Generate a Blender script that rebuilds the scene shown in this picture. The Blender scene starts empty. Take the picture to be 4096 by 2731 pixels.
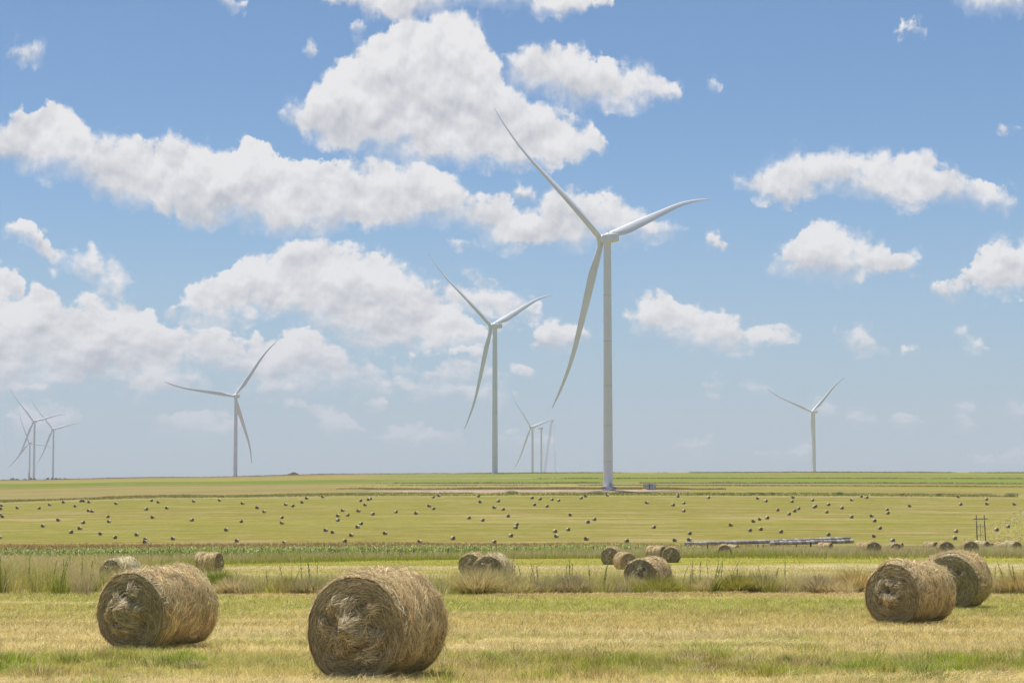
import bpy, math, random
import numpy as np
from mathutils import Vector, Matrix

rng = np.random.default_rng(7)
random.seed(7)
sc = bpy.context.scene
COL = sc.collection
PI = math.pi

# ------------------------------------------------------------------ camera
F, CX, CY = 7964.0, 2048.0, 1365.5          # 70 mm lens seen in a 4096 px wide picture
PITCH = math.atan((1900.0 - CY) / F)
SP, CP = math.sin(PITCH), math.cos(PITCH)
cam_d = bpy.data.cameras.new('camera')
cam_d.lens = 70.0; cam_d.sensor_width = 36.0
cam_d.clip_start = 0.5; cam_d.clip_end = 60000
cam = bpy.data.objects.new('camera', cam_d)
cam.rotation_euler = (PI / 2 + PITCH, 0, 0)
COL.objects.link(cam)
sc.camera = cam


def slope(py):                               # rise per metre of depth along the sight line of a picture row
    return np.tan(PITCH - np.arctan((np.asarray(py, float) - CY) / F))


def at(px, py, D):                           # point on a sight line at depth D
    b = -(py - CY) / F
    k = D / (CP - b * SP)
    return Vector(((px - CX) / F * k, D, (SP + b * CP) * k))


# ------------------------------------------------------------------ value noise
def vnoise(x, y, seed=0):
    x = np.asarray(x, float); y = np.asarray(y, float)
    xi = np.floor(x).astype(np.int64); yi = np.floor(y).astype(np.int64)
    fx = x - xi; fy = y - yi
    fx = fx * fx * (3 - 2 * fx); fy = fy * fy * (3 - 2 * fy)

    def h(a, b):
        n = (a * 374761393 + b * 668265263 + seed * 1442695041) & 0xFFFFFFFF
        n = ((n ^ (n >> 13)) * 1274126177) & 0xFFFFFFFF
        n = n ^ (n >> 16)
        return (n & 0xFFFF) / 65535.0
    return (h(xi, yi) * (1 - fx) + h(xi + 1, yi) * fx) * (1 - fy) + (h(xi, yi + 1) * (1 - fx) + h(xi + 1, yi + 1) * fx) * fy


def fbm(x, y, seed=0, o=4):
    s = 0; a = 0.5; t = 0
    for i in range(o):
        s = s + a * vnoise(np.asarray(x) * 2 ** i, np.asarray(y) * 2 ** i, seed + i * 17); t += a; a *= .5
    return s / t


# ------------------------------------------------------------------ terrain
PXC = np.array([-1500, 0, 700, 1500, 2400, 3300, 4096, 5600], float)


def plane(D):
    return -1.77 - 0.03415 * np.asarray(D, float)


_rows = []
BUMP = np.array([0, 0, .1, .25, .4, .7, .8, .8])
for D, k in ((150, 0), (185, 1), (240, 1), (300, .9), (400, .1), (500, 0), (610, 0)):
    _rows.append((D, plane(D) + BUMP * k))


def _r(D, c):                                 # picture rows at the six columns inside the frame
    c = np.array([c[0] + (c[0] - c[1]) * .5] + list(c) + [c[-1]], float)
    _rows.append((D, slope(c) * D))


_r(650, [2192] * 6)
_r(690, [2172, 2172, 2172, 2171, 2170, 2168])
_r(840, [2080, 2073, 2069, 2068, 2068, 2072])
_r(995, [2010, 1992, 1984, 1982, 1984, 1989])
_r(1012, [2003, 1984, 1976, 1974, 1976, 1981])
_r(1045, [1993, 1973, 1962, 1961, 1963, 1968])
_r(1062, [1987, 1968, 1956, 1955.5, 1957, 1962])
_r(1150, [1967, 1953, 1943, 1942, 1943, 1947])
_r(1250, [1950, 1940, 1932, 1931, 1931, 1934])
_r(1400, [1937, 1927, 1919, 1917, 1916, 1918])
_r(1550, [1929, 1919, 1909, 1905, 1904, 1906])
_r(1700, [1923, 1912, 1899, 1895, 1893, 1895])
_r(1800, [1919, 1908, 1893.5, 1889, 1887, 1888.5])
_r(2000, [1921, 1911, 1898, 1893, 1891, 1892])
_r(3500, [1924, 1917, 1908, 1903, 1902, 1903])
_r(9000, [1922, 1918, 1912, 1909, 1908, 1908])
DR = np.log(np.array([r[0] for r in _rows]))
ZR = np.array([r[1] for r in _rows])


def _tab(u, D):
    ld = np.clip(np.log(D), DR[0], DR[-1])
    i = np.clip(np.searchsorted(DR, ld) - 1, 0, len(DR) - 2)
    t = (ld - DR[i]) / (DR[i + 1] - DR[i])
    u = np.clip(u, PXC[0], PXC[-1])
    j = np.clip(np.searchsorted(PXC, u) - 1, 0, len(PXC) - 2)
    s = (u - PXC[j]) / (PXC[j + 1] - PXC[j])
    s = s * s * (3 - 2 * s)
    return (ZR[i, j] * (1 - t) + ZR[i + 1, j] * t) * (1 - s) + (ZR[i, j + 1] * (1 - t) + ZR[i + 1, j + 1] * t) * s


def hgt(x, y):
    x, y = np.broadcast_arrays(np.asarray(x, float), np.asarray(y, float))
    u = CX + F * x / np.maximum(y, 30)
    D = np.maximum(y, 151.0)
    z = sum(w * _tab(u, np.maximum(D * k, 150.5)) for w, k in ((.25, .985), (.5, 1.), (.25, 1.015)))
    z = np.where(y < 150, plane(y), z)
    near = np.clip((170 - y) / 100, 0, 1)
    z = z + near * (fbm(x * .35, y * .35, 3, 3) - .5) * .10
    return z


def hit(px, py, d0=20., d1=1900.):            # where a sight line first meets the terrain
    Ds = np.exp(np.linspace(math.log(d0), math.log(d1), 6000))
    b = -(py - CY) / F
    k = 1 / (CP - b * SP)
    x = (px - CX) / F * k * Ds
    d = slope(py) * Ds - hgt(x, Ds)
    i = np.argmax(d < 0)
    return Vector((x[i], Ds[i], float(hgt(x[i], Ds[i]))))


def ground_at(px, D):
    x = (px - CX) / F * D
    return Vector((x, D, float(hgt(x, D))))


# ------------------------------------------------------------------ node helpers
def mat(name):
    m = bpy.data.materials.new(name); m.use_nodes = True
    n = m.node_tree.nodes; n.clear()
    return m, m.node_tree, n


class NT:
    def __init__(s, tree):
        s.t = tree

    def new(s, typ, **kw):
        n = s.t.nodes.new(typ)
        for k, v in kw.items():
            setattr(n, k, v)
        return n

    def put(s, sock, v):
        if hasattr(v, 'is_output'):
            s.t.links.new(v, sock)
        else:
            sock.default_value = v

    def m(s, op, a, b=0.0, c=0.0, clamp=False):
        n = s.new('ShaderNodeMath', operation=op); n.use_clamp = clamp
        s.put(n.inputs[0], a); s.put(n.inputs[1], b)
        if op in ('MULTIPLY_ADD', 'SMOOTH_MAX', 'SMOOTH_MIN', 'COMPARE'):
            s.put(n.inputs[2], c)
        return n.outputs[0]

    def ss(s, v, a, b, lo=0.0, hi=1.0):
        n = s.new('ShaderNodeMapRange', interpolation_type='SMOOTHSTEP')
        s.put(n.inputs[0], v); s.put(n.inputs[1], a); s.put(n.inputs[2], b); s.put(n.inputs[3], lo); s.put(n.inputs[4], hi)
        return n.outputs[0]

    def lin(s, v, a, b, lo=0.0, hi=1.0):
        n = s.new('ShaderNodeMapRange')
        s.put(n.inputs[0], v); s.put(n.inputs[1], a); s.put(n.inputs[2], b); s.put(n.inputs[3], lo); s.put(n.inputs[4], hi)
        return n.outputs[0]

    def mix(s, f, a, b, typ='MIX'):
        n = s.new('ShaderNodeMix', data_type='RGBA', blend_type=typ)
        s.put(n.inputs[0], f); s.put(n.inputs[6], a); s.put(n.inputs[7], b)
        return n.outputs[2]

    def xyz(s, x, y, z=0.0):
        n = s.new('ShaderNodeCombineXYZ')
        s.put(n.inputs[0], x); s.put(n.inputs[1], y); s.put(n.inputs[2], z)
        return n.outputs[0]

    def noise(s, vec, scale, detail=4.0, rough=.55, dim='3D', out=0, lac=2.0):
        n = s.new('ShaderNodeTexNoise', noise_dimensions=dim)
        if vec is not None:
            s.t.links.new(vec, n.inputs['Vector'])
        n.inputs['Scale'].default_value = scale; n.inputs['Detail'].default_value = detail
        n.inputs['Roughness'].default_value = rough; n.inputs['Lacunarity'].default_value = lac
        return n.outputs[out]


def simple_mat(name, col, rough=.6, spec=.3, var=.12, scale=3.0, metal=0.0, bump=0.0):
    m, t, n = mat(name); N = NT(t)
    out = N.new('ShaderNodeOutputMaterial'); p = N.new('ShaderNodeBsdfPrincipled')
    tc = N.new('ShaderNodeTexCoord').outputs['Object']
    nz = N.noise(tc, scale, 5)
    f = N.lin(nz, .3, .7, 1 - var, 1 + var)
    c = N.mix(1.0, (*col, 1), N.xyz(f, f, f), 'MULTIPLY')
    N.put(p.inputs['Base Color'], c); p.inputs['Roughness'].default_value = rough
    p.inputs['Specular IOR Level'].default_value = spec; p.inputs['Metallic'].default_value = metal
    if bump:
        b = N.new('ShaderNodeBump'); b.inputs['Strength'].default_value = bump; b.inputs['Distance'].default_value = .02
        N.put(b.inputs['Height'], nz); N.put(p.inputs['Normal'], b.outputs[0])
    t.links.new(p.outputs[0], out.inputs[0])
    return m


def leaf_mat(name, trans=.35, gloss=0.0):
    m, t, n = mat(name); N = NT(t)
    out = N.new('ShaderNodeOutputMaterial')
    a = N.new('ShaderNodeAttribute', attribute_name='Col').outputs['Color']
    d = N.new('ShaderNodeBsdfDiffuse'); tr = N.new('ShaderNodeBsdfTranslucent')
    N.put(d.inputs[0], a); N.put(tr.inputs[0], a)
    mx = N.new('ShaderNodeMixShader'); mx.inputs[0].default_value = trans
    t.links.new(d.outputs[0], mx.inputs[1]); t.links.new(tr.outputs[0], mx.inputs[2])
    res = mx.outputs[0]
    if gloss:
        gl = N.new('ShaderNodeBsdfGlossy'); gl.inputs['Roughness'].default_value = .38
        m2 = N.new('ShaderNodeMixShader'); m2.inputs[0].default_value = gloss
        t.links.new(res, m2.inputs[1]); t.links.new(gl.outputs[0], m2.inputs[2]); res = m2.outputs[0]
    t.links.new(res, out.inputs[0])
    return m


M = {}
M['leaf'] = leaf_mat('grass_blades', .5)
M['straw'] = leaf_mat('hay_straw', .22)
M['corn'] = leaf_mat('corn_leaves', .4, gloss=.03)
M['turbine'] = simple_mat('turbine_paint', (.77, .785, .815), .35, .45, .035, .15)
M['tower'] = simple_mat('tower_paint', (.79, .80, .825), .45, .35, .03, .12)
M['ring'] = simple_mat('joint_seal', (.52, .53, .55), .6, .3, .05, 1)
M['concrete'] = simple_mat('tower_concrete', (.66, .655, .64), .75, .25, .05, .25)
M['steel'] = simple_mat('galvanised_steel', (.42, .44, .45), .5, .5, .12, 1.5)
M['dark'] = simple_mat('dark_interior', (.03, .03, .035), .7, .2, .1, 2)
M['rubber'] = simple_mat('black_rubber', (.025, .025, .035), .6, .3, .1, 2)
M['red'] = simple_mat('red_paint', (.50, .06, .07), .5, .4, .1, .5)
M['white'] = simple_mat('white_paint', (.75, .75, .74), .5, .4, .06, .5)
M['wood'] = simple_mat('tarred_wood', (.055, .038, .032), .8, .2, .3, 2)
M['grey_wood'] = simple_mat('weathered_wood', (.12, .11, .10), .85, .15, .25, 3)
M['yellow'] = simple_mat('yellow_cover', (.62, .36, .05), .6, .3, .15, 2)
M['twine'] = simple_mat('pale_blue_twine', (.62, .70, .74), .6, .3, .05, 3)
M['stalk'] = simple_mat('weed_stalk', (.15, .17, .06), .8, .1, .25, 4)
M['bark'] = simple_mat('shrub_wood', (.10, .075, .05), .9, .1, .25, 4)
M['soil'] = simple_mat('dark_soil', (.11, .085, .05), .95, .05, .35, .8)


def hay_mat(name, c0, c1):
    m, t, n = mat(name); N = NT(t)
    out = N.new('ShaderNodeOutputMaterial'); p = N.new('ShaderNodeBsdfDiffuse')
    tc = N.new('ShaderNodeTexCoord').outputs['Object']
    mp = N.new('ShaderNodeMapping'); mp.inputs['Scale'].default_value = (1, 6, 1)
    t.links.new(tc, mp.inputs[0])
    nz = N.noise(mp.outputs[0], 9, 6, .7); nb = N.noise(tc, 2.5, 3)
    f = N.m('ADD', N.m('MULTIPLY', nz, .75), N.m('MULTIPLY', nb, .35))
    c = N.mix(N.ss(f, .36, .74), (*c0, 1), (*c1, 1))
    N.put(p.inputs[0], c)
    b = N.new('ShaderNodeBump'); b.inputs['Strength'].default_value = .7; b.inputs['Distance'].default_value = .03
    N.put(b.inputs['Height'], nz); N.put(p.inputs['Normal'], b.outputs[0])
    t.links.new(p.outputs[0], out.inputs[0])
    return m


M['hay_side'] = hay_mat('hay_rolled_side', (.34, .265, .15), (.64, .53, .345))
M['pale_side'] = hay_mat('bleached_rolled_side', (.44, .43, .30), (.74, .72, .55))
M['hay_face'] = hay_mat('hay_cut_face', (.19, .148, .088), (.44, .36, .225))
M['far_side'] = hay_mat('sunlit_hay_side', (.42, .36, .235), (.66, .575, .41))  # far bales: sunlight on the rolled side lightened into the colour
M['far_face'] = hay_mat('shaded_hay_face', (.12, .092, .06), (.26, .205, .13))  # same hay darkened, the shade on the ends put into the colour
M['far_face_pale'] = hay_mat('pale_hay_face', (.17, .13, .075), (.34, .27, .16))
M['wrap'] = hay_mat('white_net_wrap', (.34, .32, .31), (.55, .52, .505))
M['wrap_grey'] = hay_mat('dusty_net_wrap', (.25, .22, .21), (.42, .375, .355))
M['wrap_brown'] = hay_mat('brown_net_wrap', (.19, .155, .135), (.34, .28, .24))


# ------------------------------------------------------------------ mesh helpers
def mesh_np(name, V, faces, mats, cols=None, smooth=False, midx=None):
    """V (n,3); faces: list of int arrays (k, nverts)."""
    me = bpy.data.meshes.new(name)
    V = np.asarray(V, np.float32)
    me.vertices.add(len(V)); me.vertices.foreach_set('co', V.ravel())
    tot = np.concatenate([np.full(len(f), f.shape[1], np.int32) for f in faces])
    idx = np.concatenate([f.ravel() for f in faces]).astype(np.int32)
    st = np.concatenate([[0], np.cumsum(tot)[:-1]]).astype(np.int32)
    me.loops.add(len(idx)); me.loops.foreach_set('vertex_index', idx)
    me.polygons.add(len(tot)); me.polygons.foreach_set('loop_start', st); me.polygons.foreach_set('loop_total', tot)
    if midx is not None:
        me.polygons.foreach_set('material_index', np.asarray(midx, np.int32))
    if smooth:
        me.polygons.foreach_set('use_smooth', np.ones(len(tot), bool))
    for m in (mats if isinstance(mats, (list, tuple)) else [mats]):
        me.materials.append(m)
    if cols is not None:
        a = me.color_attributes.new('Col', 'FLOAT_COLOR', 'POINT')
        c = np.ones((len(V), 4), np.float32); c[:, :3] = cols
        a.data.foreach_set('color', c.ravel())
    me.update(calc_edges=True)
    return me


class MB:
    """collects small solids into one mesh"""
    def __init__(s):
        s.v = []; s.f = []; s.n = 0

    def add(s, V, Fs):
        s.v.append(np.asarray(V, float))
        for f in Fs:
            s.f.append([i + s.n for i in f])
        s.n += len(V)

    def box(s, c, d, R=None):
        c = np.array(c, float); d = np.array(d, float) / 2
        P = np.array([(x, y, z) for x in (-1, 1) for y in (-1, 1) for z in (-1, 1)], float) * d
        if R is not None:
            P = P @ np.array(R).T
        s.add(P + c, [(0, 1, 3, 2), (4, 6, 7, 5), (0, 4, 5, 1), (2, 3, 7, 6), (0, 2, 6, 4), (1, 5, 7, 3)])

    def tube(s, pts, rad, n=8, cap=True):
        pts = [np.array(p, float) for p in pts]
        rad = rad if isinstance(rad, (list, tuple)) else [rad] * len(pts)
        V = []
        for i, p in enumerate(pts):
            t = pts[min(i + 1, len(pts) - 1)] - pts[max(i - 1, 0)]
            t /= np.linalg.norm(t) + 1e-12
            a = np.array((0, 0, 1.)) if abs(t[2]) < .9 else np.array((1., 0, 0))
            u = np.cross(t, a); u /= np.linalg.norm(u); w = np.cross(t, u)
            for k in range(n):
                q = 2 * PI * k / n
                V.append(p + rad[i] * (math.cos(q) * u + math.sin(q) * w))
        Fs = []
        for i in range(len(pts) - 1):
            for k in range(n):
                Fs.append((i * n + k, i * n + (k + 1) % n, (i + 1) * n + (k + 1) % n, (i + 1) * n + k))
        if cap:
            Fs.append(tuple(range(n))[::-1]); Fs.append(tuple((len(pts) - 1) * n + k for k in range(n)))
        s.add(V, Fs)

    def mesh(s, name, m, smooth=False):
        me = bpy.data.meshes.new(name)
        me.from_pydata(np.concatenate(s.v).tolist(), [], s.f)
        me.materials.append(m)
        if smooth:
            me.polygons.foreach_set('use_smooth', np.ones(len(me.polygons), bool))
        me.update()
        return me


def obj(name, me, parent=None, loc=None):
    o = bpy.data.objects.new(name, me); COL.objects.link(o)
    if parent is not None:
        o.parent = parent
    if loc is not None:
        o.location = loc
    return o


def tag(o, label=None, cat=None, group=None, kind=None):
    for k, v in (('label', label), ('category', cat), ('group', group), ('kind', kind)):
        if v:
            o[k] = v
    return o


def thing(name, label, cat, loc=(0, 0, 0), rz=0.0, group=None):
    o = bpy.data.objects.new(name, None); COL.objects.link(o)
    o.location = loc; o.rotation_euler = (0, 0, rz); o.empty_display_size = .3
    return tag(o, label, cat, group)


ORD = ['', 'first', 'second', 'third', 'fourth', 'fifth', 'sixth', 'seventh', 'eighth', 'ninth', 'tenth', 'eleventh', 'twelfth', 'thirteenth', 'fourteenth', 'fifteenth', 'sixteenth', 'seventeenth', 'eighteenth', 'nineteenth', 'twentieth', 'penultimate', 'final']


def rank_labels(items, marks):
    """items [(key, x)] -> {key: 'third from A towards B'} : counted outwards from the nearer of the two landmarks it lies between"""
    marks = sorted(marks)
    cells = {}
    for key, x, band in items:
        k = sum(1 for m in marks if m[0] <= x)
        if k == 0:
            c = (band, marks[0][1], 'the field edge'); d = marks[0][0] - x
        elif k == len(marks):
            c = (band, marks[-1][1], 'the rough bank'); d = x - marks[-1][0]
        else:
            a, b = marks[k - 1], marks[k]
            if x - a[0] <= b[0] - x:
                c = (band, a[1], b[1]); d = x - a[0]
            else:
                c = (band, b[1], a[1]); d = b[0] - x
        cells.setdefault(c, []).append((d, key))
    out = {}
    for (band, a, b), l in cells.items():
        for i, (d, key) in enumerate(sorted(l)):
            out[key] = (ORD[i + 1], a, b)
    return out


# ------------------------------------------------------------------ colours of the ground cover (plain surface colours)
PALE = np.array((.47, .395, .215)); STRAW = np.array((.405, .325, .125)); OLIVE = np.array((.30, .275, .06))
GREEN = np.array((.235, .265, .035)); DGREEN = np.array((.075, .115, .025)); LITTER = np.array((.40, .26, .135))
TAN = np.array((.27, .208, .105)); FIELD = np.array((.205, .180, .040)); BRIGHT = np.array((.155, .21, .028))
EARTH = np.array((.33, .245, .165)); BROWN = np.array((.17, .125, .06)); REDTAN = np.array((.35, .225, .12))

BANDS = [(3, STRAW), (24.6, STRAW), (25.6, PALE), (26.6, STRAW), (27.6, OLIVE * .6 + STRAW * .4), (29.5, OLIVE * .7 + STRAW * .2), (31.5, OLIVE * .6 + STRAW * .4), (33, STRAW), (34.2, PALE), (36, STRAW), (40, PALE * .97),
         (43.5, STRAW), (48, STRAW * .55 + OLIVE * .45), (52, OLIVE), (56, GREEN * .7 + OLIVE * .45), (61, GREEN * .65 + OLIVE * .5), (64.5, OLIVE * 1.1), (66.5, STRAW * .6 + OLIVE * .4), (69, STRAW), (74, OLIVE),
         (84, OLIVE * .4 + STRAW * .5), (92, PALE * .9), (98, OLIVE * .4 + STRAW * .55), (106, STRAW * .95), (116, PALE * .88), (124, OLIVE * .6 + STRAW * .35), (138, STRAW * .95), (148, PALE * .88), (160, OLIVE * .9), (185, OLIVE), (230, TAN * .6 + OLIVE * .4), (640, OLIVE)]
BD = np.log(np.array([b[0] for b in BANDS])); BC = np.array([b[1] for b in BANDS])
FAR = [(640, FIELD), (752, FIELD), (754.5, FIELD * .6 + BROWN * .3), (757, FIELD), (790, FIELD), (793, BROWN * .7 + FIELD * .3), (796, FIELD), (800, FIELD * 1.15), (846, FIELD), (848, PALE * .4 + FIELD * .4), (850, FIELD), (884, FIELD), (887, BROWN * .5 + FIELD * .5), (890, FIELD), (985, FIELD), (993, PALE * .6), (996, OLIVE * .8), (1006, OLIVE), (1020, OLIVE * .7 + TAN * .3), (1026, TAN), (1058, TAN), (1063, TAN * .9 + LITTER * .1), (1075, STRAW * .85), (1120, STRAW * .8), (1140, OLIVE),
       (1200, OLIVE * .6 + TAN * .4), (1212, BRIGHT * .8 + OLIVE * .2), (1228, BRIGHT), (1233, BROWN), (1240, TAN), (1275, TAN * .8 + OLIVE * .2), (1290, BRIGHT), (1425, BRIGHT), (1432, DGREEN * 1.4), (1445, TAN), (1505, TAN),
       (1520, BRIGHT * 1.05), (1690, BRIGHT * .9 + OLIVE * .1), (1705, OLIVE), (1740, BROWN * .7 + OLIVE * .3), (1800, OLIVE * .7 + TAN * .3), (2200, OLIVE), (9000, OLIVE)]
FD = np.log(np.array([b[0] for b in FAR])); FC = np.array([b[1] for b in FAR])
LEFT = [(1000, OLIVE * .5 + TAN * .5), (1016, TAN), (1040, TAN * .5 + OLIVE * .5), (1070, TAN * .85 + OLIVE * .15), (1110, OLIVE * .6 + TAN * .4), (1150, TAN * .7 + OLIVE * .3), (1200, OLIVE * .5 + TAN * .5), (1235, TAN * .8), (1245, OLIVE), (1262, BRIGHT), (1420, BRIGHT), (1440, OLIVE), (1500, OLIVE * .5 + TAN * .5), (1600, OLIVE), (1700, TAN), (1800, TAN)]
LD = np.log(np.array([b[0] for b in LEFT])); LC = np.array([b[1] for b in LEFT])


def ramp(ld, K, C):
    return np.stack([np.interp(ld, K, C[:, i]) for i in range(3)], -1)


def upx(x, y):
    return CX + F * np.asarray(x) / np.maximum(y, 3)


def sm(v, a, b):
    t = np.clip((v - a) / (b - a), 0, 1)
    return t * t * (3 - 2 * t)


def gcol(x, y):
    x = np.asarray(x, float); y = np.maximum(np.asarray(y, float), 3.0)
    u = upx(x, y)
    # bands wander a little, as the mower did
    w1 = (fbm(x * .06, y * .10, 11, 3) - .5)
    ld = np.log(y) + np.where(y < 170, .10 * w1 + .02 * (fbm(x * .4, y * .4, 5, 2) - .5), 0)
    near = ramp(ld, BD, BC)
    g = fbm(x * .30, y * .45, 21, 4)
    patch = sm(g, .44, .60)[..., None] * np.clip((170 - y) / 60, 0, 1)[..., None]
    near = near * (1 - .6 * patch) + .6 * patch * np.where((fbm(x * .12, y * .2, 33, 2) > .5)[..., None], STRAW, GREEN)
    ldf = np.log(y) + .003 * (fbm(x * .03, y * .01, 8, 3) - .5) * 2
    far = ramp(ldf, FD, FC)
    lf = ramp(ldf, LD, LC)
    k = (sm(-u + 200 * (fbm(x * .01, y * .006, 9, 3) - .5), -1620, -1420) * sm(y, 1000, 1006))[..., None]
    far = far * (1 - k) + lf * k * .86
    # past the end of the dirt road the grass is duller and greener
    k = (sm(u + 160 * (fbm(x * .02, y * .01, 10, 3) - .5), 2480, 2700) * sm(y, 1018, 1030) * (1 - sm(y, 1150, 1200)))[..., None]
    far = far * (1 - k) + k * (OLIVE * .68 + TAN * .12)
    hs = fbm(x * .008, y * .05, 43, 4)
    k = (sm(y, 1000, 1010) * .55 * sm(hs, .45, .62))[..., None]
    far = far * (1 - k) + k * np.where((fbm(x * .006, y * .03, 45, 2) > .5)[..., None], TAN * .78, OLIVE * .62)
    # streaks of cut hay and faint lines along the far field
    st = fbm(x * .02, y * .24, 41, 3)
    ff = ((y > 640) & (y < 990))[..., None]
    far = np.where(ff, far * (1 - .5 * sm(st, .54, .72)[..., None]) + .5 * sm(st, .54, .72)[..., None] * (PALE * .48 + LITTER * .28), far)
    gr = fbm(x * .006, y * .03, 47, 3)
    far = np.where(ff, far * (1 - .4 * sm(gr, .46, .64)[..., None]) + .4 * sm(gr, .46, .64)[..., None] * np.array((.19, .195, .035)), far)
    # rough bank
    rb = (sm(u + (y - 800) * -1.2 + 120 * (fbm(x * .05, y * .03, 51, 3) - .5), 3900, 3990) * sm(y, 690, 705) * (1 - sm(y, 900, 960)))[..., None]
    far = far * (1 - rb) + rb * (OLIVE * .6 + TAN * .35)
    c = np.where((y < 640)[..., None], near, far)
    return c * (np.where(y < 160, .95, .88) + .24 * fbm(x * .9, y * .9, 61, 2))[..., None]


# ------------------------------------------------------------------ ground sheet
def build_ground():
    ys = np.concatenate([[-400, -100, -20, 0, 8], np.arange(14, 70, .35), np.arange(70, 240, 1.0), np.arange(240, 640, 10.), np.arange(640, 1000, 2.5),
                         np.arange(1000, 1290, 2.5), np.arange(1290, 1830, 6.), np.geomspace(1850, 9000, 24)])
    us = np.concatenate([np.linspace(-2.2, -.32, 24)[:-1], np.linspace(-.32, .32, 300), np.linspace(.32, 2.2, 24)[1:]])
    Y, U = np.meshgrid(ys, us, indexing='ij')
    X = U * np.maximum(Y, 0) + U * 60 * np.clip((60 - Y) / 60, 0, 8)
    Z = hgt(X, Y)
    C = gcol(X, Y)
    nr, nc = Y.shape
    a = (np.arange(nr - 1)[:, None] * nc + np.arange(nc - 1)[None]).ravel()
    Fq = np.stack([a, a + 1, a + nc + 1, a + nc], -1)
    m, t, n = mat('ground_cover'); N = NT(t)
    out = N.new('ShaderNodeOutputMaterial'); d = N.new('ShaderNodeBsdfDiffuse')
    col = N.new('ShaderNodeAttribute', attribute_name='Col').outputs['Color']
    pos = N.new('ShaderNodeNewGeometry').outputs['Position']
    mp = N.new('ShaderNodeMapping'); mp.inputs['Scale'].default_value = (.05, .55, .3); t.links.new(pos, mp.inputs[0])
    n1 = N.noise(mp.outputs[0], 1.0, 6, .65)                 # long streaks left by the mower
    n2 = N.noise(pos, 7.0, 6, .75)                           # stubble
    n3 = N.noise(pos, .8, 4, .6)
    f = N.m('ADD', N.lin(n1, .3, .7, -.24, .24), N.lin(n2, .25, .75, -.26, .26))
    f = N.m('ADD', f, N.lin(n3, .3, .7, -.10, .10))
    f = N.m('ADD', f, 1.0)
    c = N.mix(1.0, col, N.xyz(f, f, f), 'MULTIPLY')
    sep = N.new('ShaderNodeSeparateXYZ'); t.links.new(pos, sep.inputs[0])
    mp2 = N.new('ShaderNodeMapping'); mp2.inputs['Scale'].default_value = (.055, .42, .3); t.links.new(pos, mp2.inputs[0])
    n4 = N.noise(mp2.outputs[0], 1.0, 3, .6)                 # wisps of hay the rake left on the far field
    yr = N.m('MULTIPLY', N.ss(sep.outputs[1], 640.0, 670.0), N.ss(sep.outputs[1], 992.0, 985.0))
    c = N.mix(N.m('MULTIPLY', N.m('MULTIPLY', N.ss(n4, .58, .72), yr), .75), c, (.40, .315, .165, 1))
    c = N.mix(N.m('MULTIPLY', N.m('MULTIPLY', N.ss(n4, .40, .30), yr), .35), c, (.14, .11, .035, 1))
    N.put(d.inputs[0], c)
    b = N.new('ShaderNodeBump'); b.inputs['Strength'].default_value = .5; b.inputs['Distance'].default_value = .05
    N.put(b.inputs['Height'], n2); N.put(d.inputs['Normal'], b.outputs[0])
    t.links.new(d.outputs[0], out.inputs[0])
    me = mesh_np('ground', np.stack([X, Y, Z], -1).reshape(-1, 3), [Fq], m, C.reshape(-1, 3), smooth=True)
    tag(obj('ground', me), kind='structure')


build_ground()


def build_road():
    us = np.linspace(1430, 2760, 120); rows = np.linspace(0, 1, 7)
    V = []
    for k in rows:
        for u in us:
            taper = min(1, (u - 1430) / 350.0, max(.12, (2760 - u) / 200.0))
            D = 1037 + (k - .5) * 26 * taper + 6 * (vnoise(u * .02, k * 2, 5) - .5) + (4 if u > 2500 else 0)
            p = ground_at(u, D)
            V.append((p.x, p.y, p.z + .12))
    n = len(us)
    a = (np.arange(len(rows) - 1)[:, None] * n + np.arange(n - 1)[None]).ravel()
    m = simple_mat('packed_earth', (.34, .255, .18), .95, .05, .25, .12)
    tag(obj('road', mesh_np('road', V, [np.stack([a, a + 1, a + n + 1, a + n], -1)], m)), kind='structure')


build_road()


# ------------------------------------------------------------------ grass builder
def blades(P, h, w, lean, cb, ct, seg=2, yaw=None):
    """tapered bent blades as plain geometry. P (n,3) foot, h height, w width, lean (n,2) tip offset, cb/ct foot and tip colour"""
    n = len(P)
    yaw = rng.uniform(0, PI, n) if yaw is None else yaw
    wx = np.stack([np.cos(yaw), np.sin(yaw), np.zeros(n)], -1) * (w[:, None] / 2)
    L = np.concatenate([lean, np.zeros((n, 1))], -1)
    up = np.array((0, 0, 1.0))
    tip = P + L + h[:, None] * up
    if seg == 1:
        V = np.stack([P - wx, P + wx, tip], 1).reshape(-1, 3)
        C = np.stack([cb, cb, ct], 1).reshape(-1, 3)
        i = np.arange(n)[:, None] * 3
        return V, [i + np.array([0, 1, 2])], C
    mid = P + L * .32 + (h * .58)[:, None] * up
    V = np.stack([P - wx, P + wx, mid - wx * .75, mid + wx * .75, tip], 1).reshape(-1, 3)
    cm = cb * .45 + ct * .55
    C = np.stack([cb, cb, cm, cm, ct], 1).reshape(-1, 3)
    i = np.arange(n)[:, None] * 5
    return V, [i + np.array([0, 1, 3, 2]), i + np.array([2, 3, 4])], C


def join(parts):
    V = []; T = []; Q = []; C = []; o = 0
    for v, fs, c in parts:
        for f in fs:
            (T if f.shape[1] == 3 else Q).append(f + o)
        V.append(v); C.append(c); o += len(v)
    Fs = []
    if Q:
        Fs.append(np.concatenate(Q))
    if T:
        Fs.append(np.concatenate(T))
    return np.concatenate(V), Fs, np.concatenate(C)


def scatter(n, d0, d1, p0=-350, p1=4450, power=0.0):
    """points by depth with density falling as D^-power per square metre"""
    e = 2 - power
    r = rng.random(n)
    D = (d0 ** e + r * (d1 ** e - d0 ** e)) ** (1 / e)
    u = rng.uniform(p0, p1, n)
    x = (u - CX) / F * D
    return x, D, u


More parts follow.
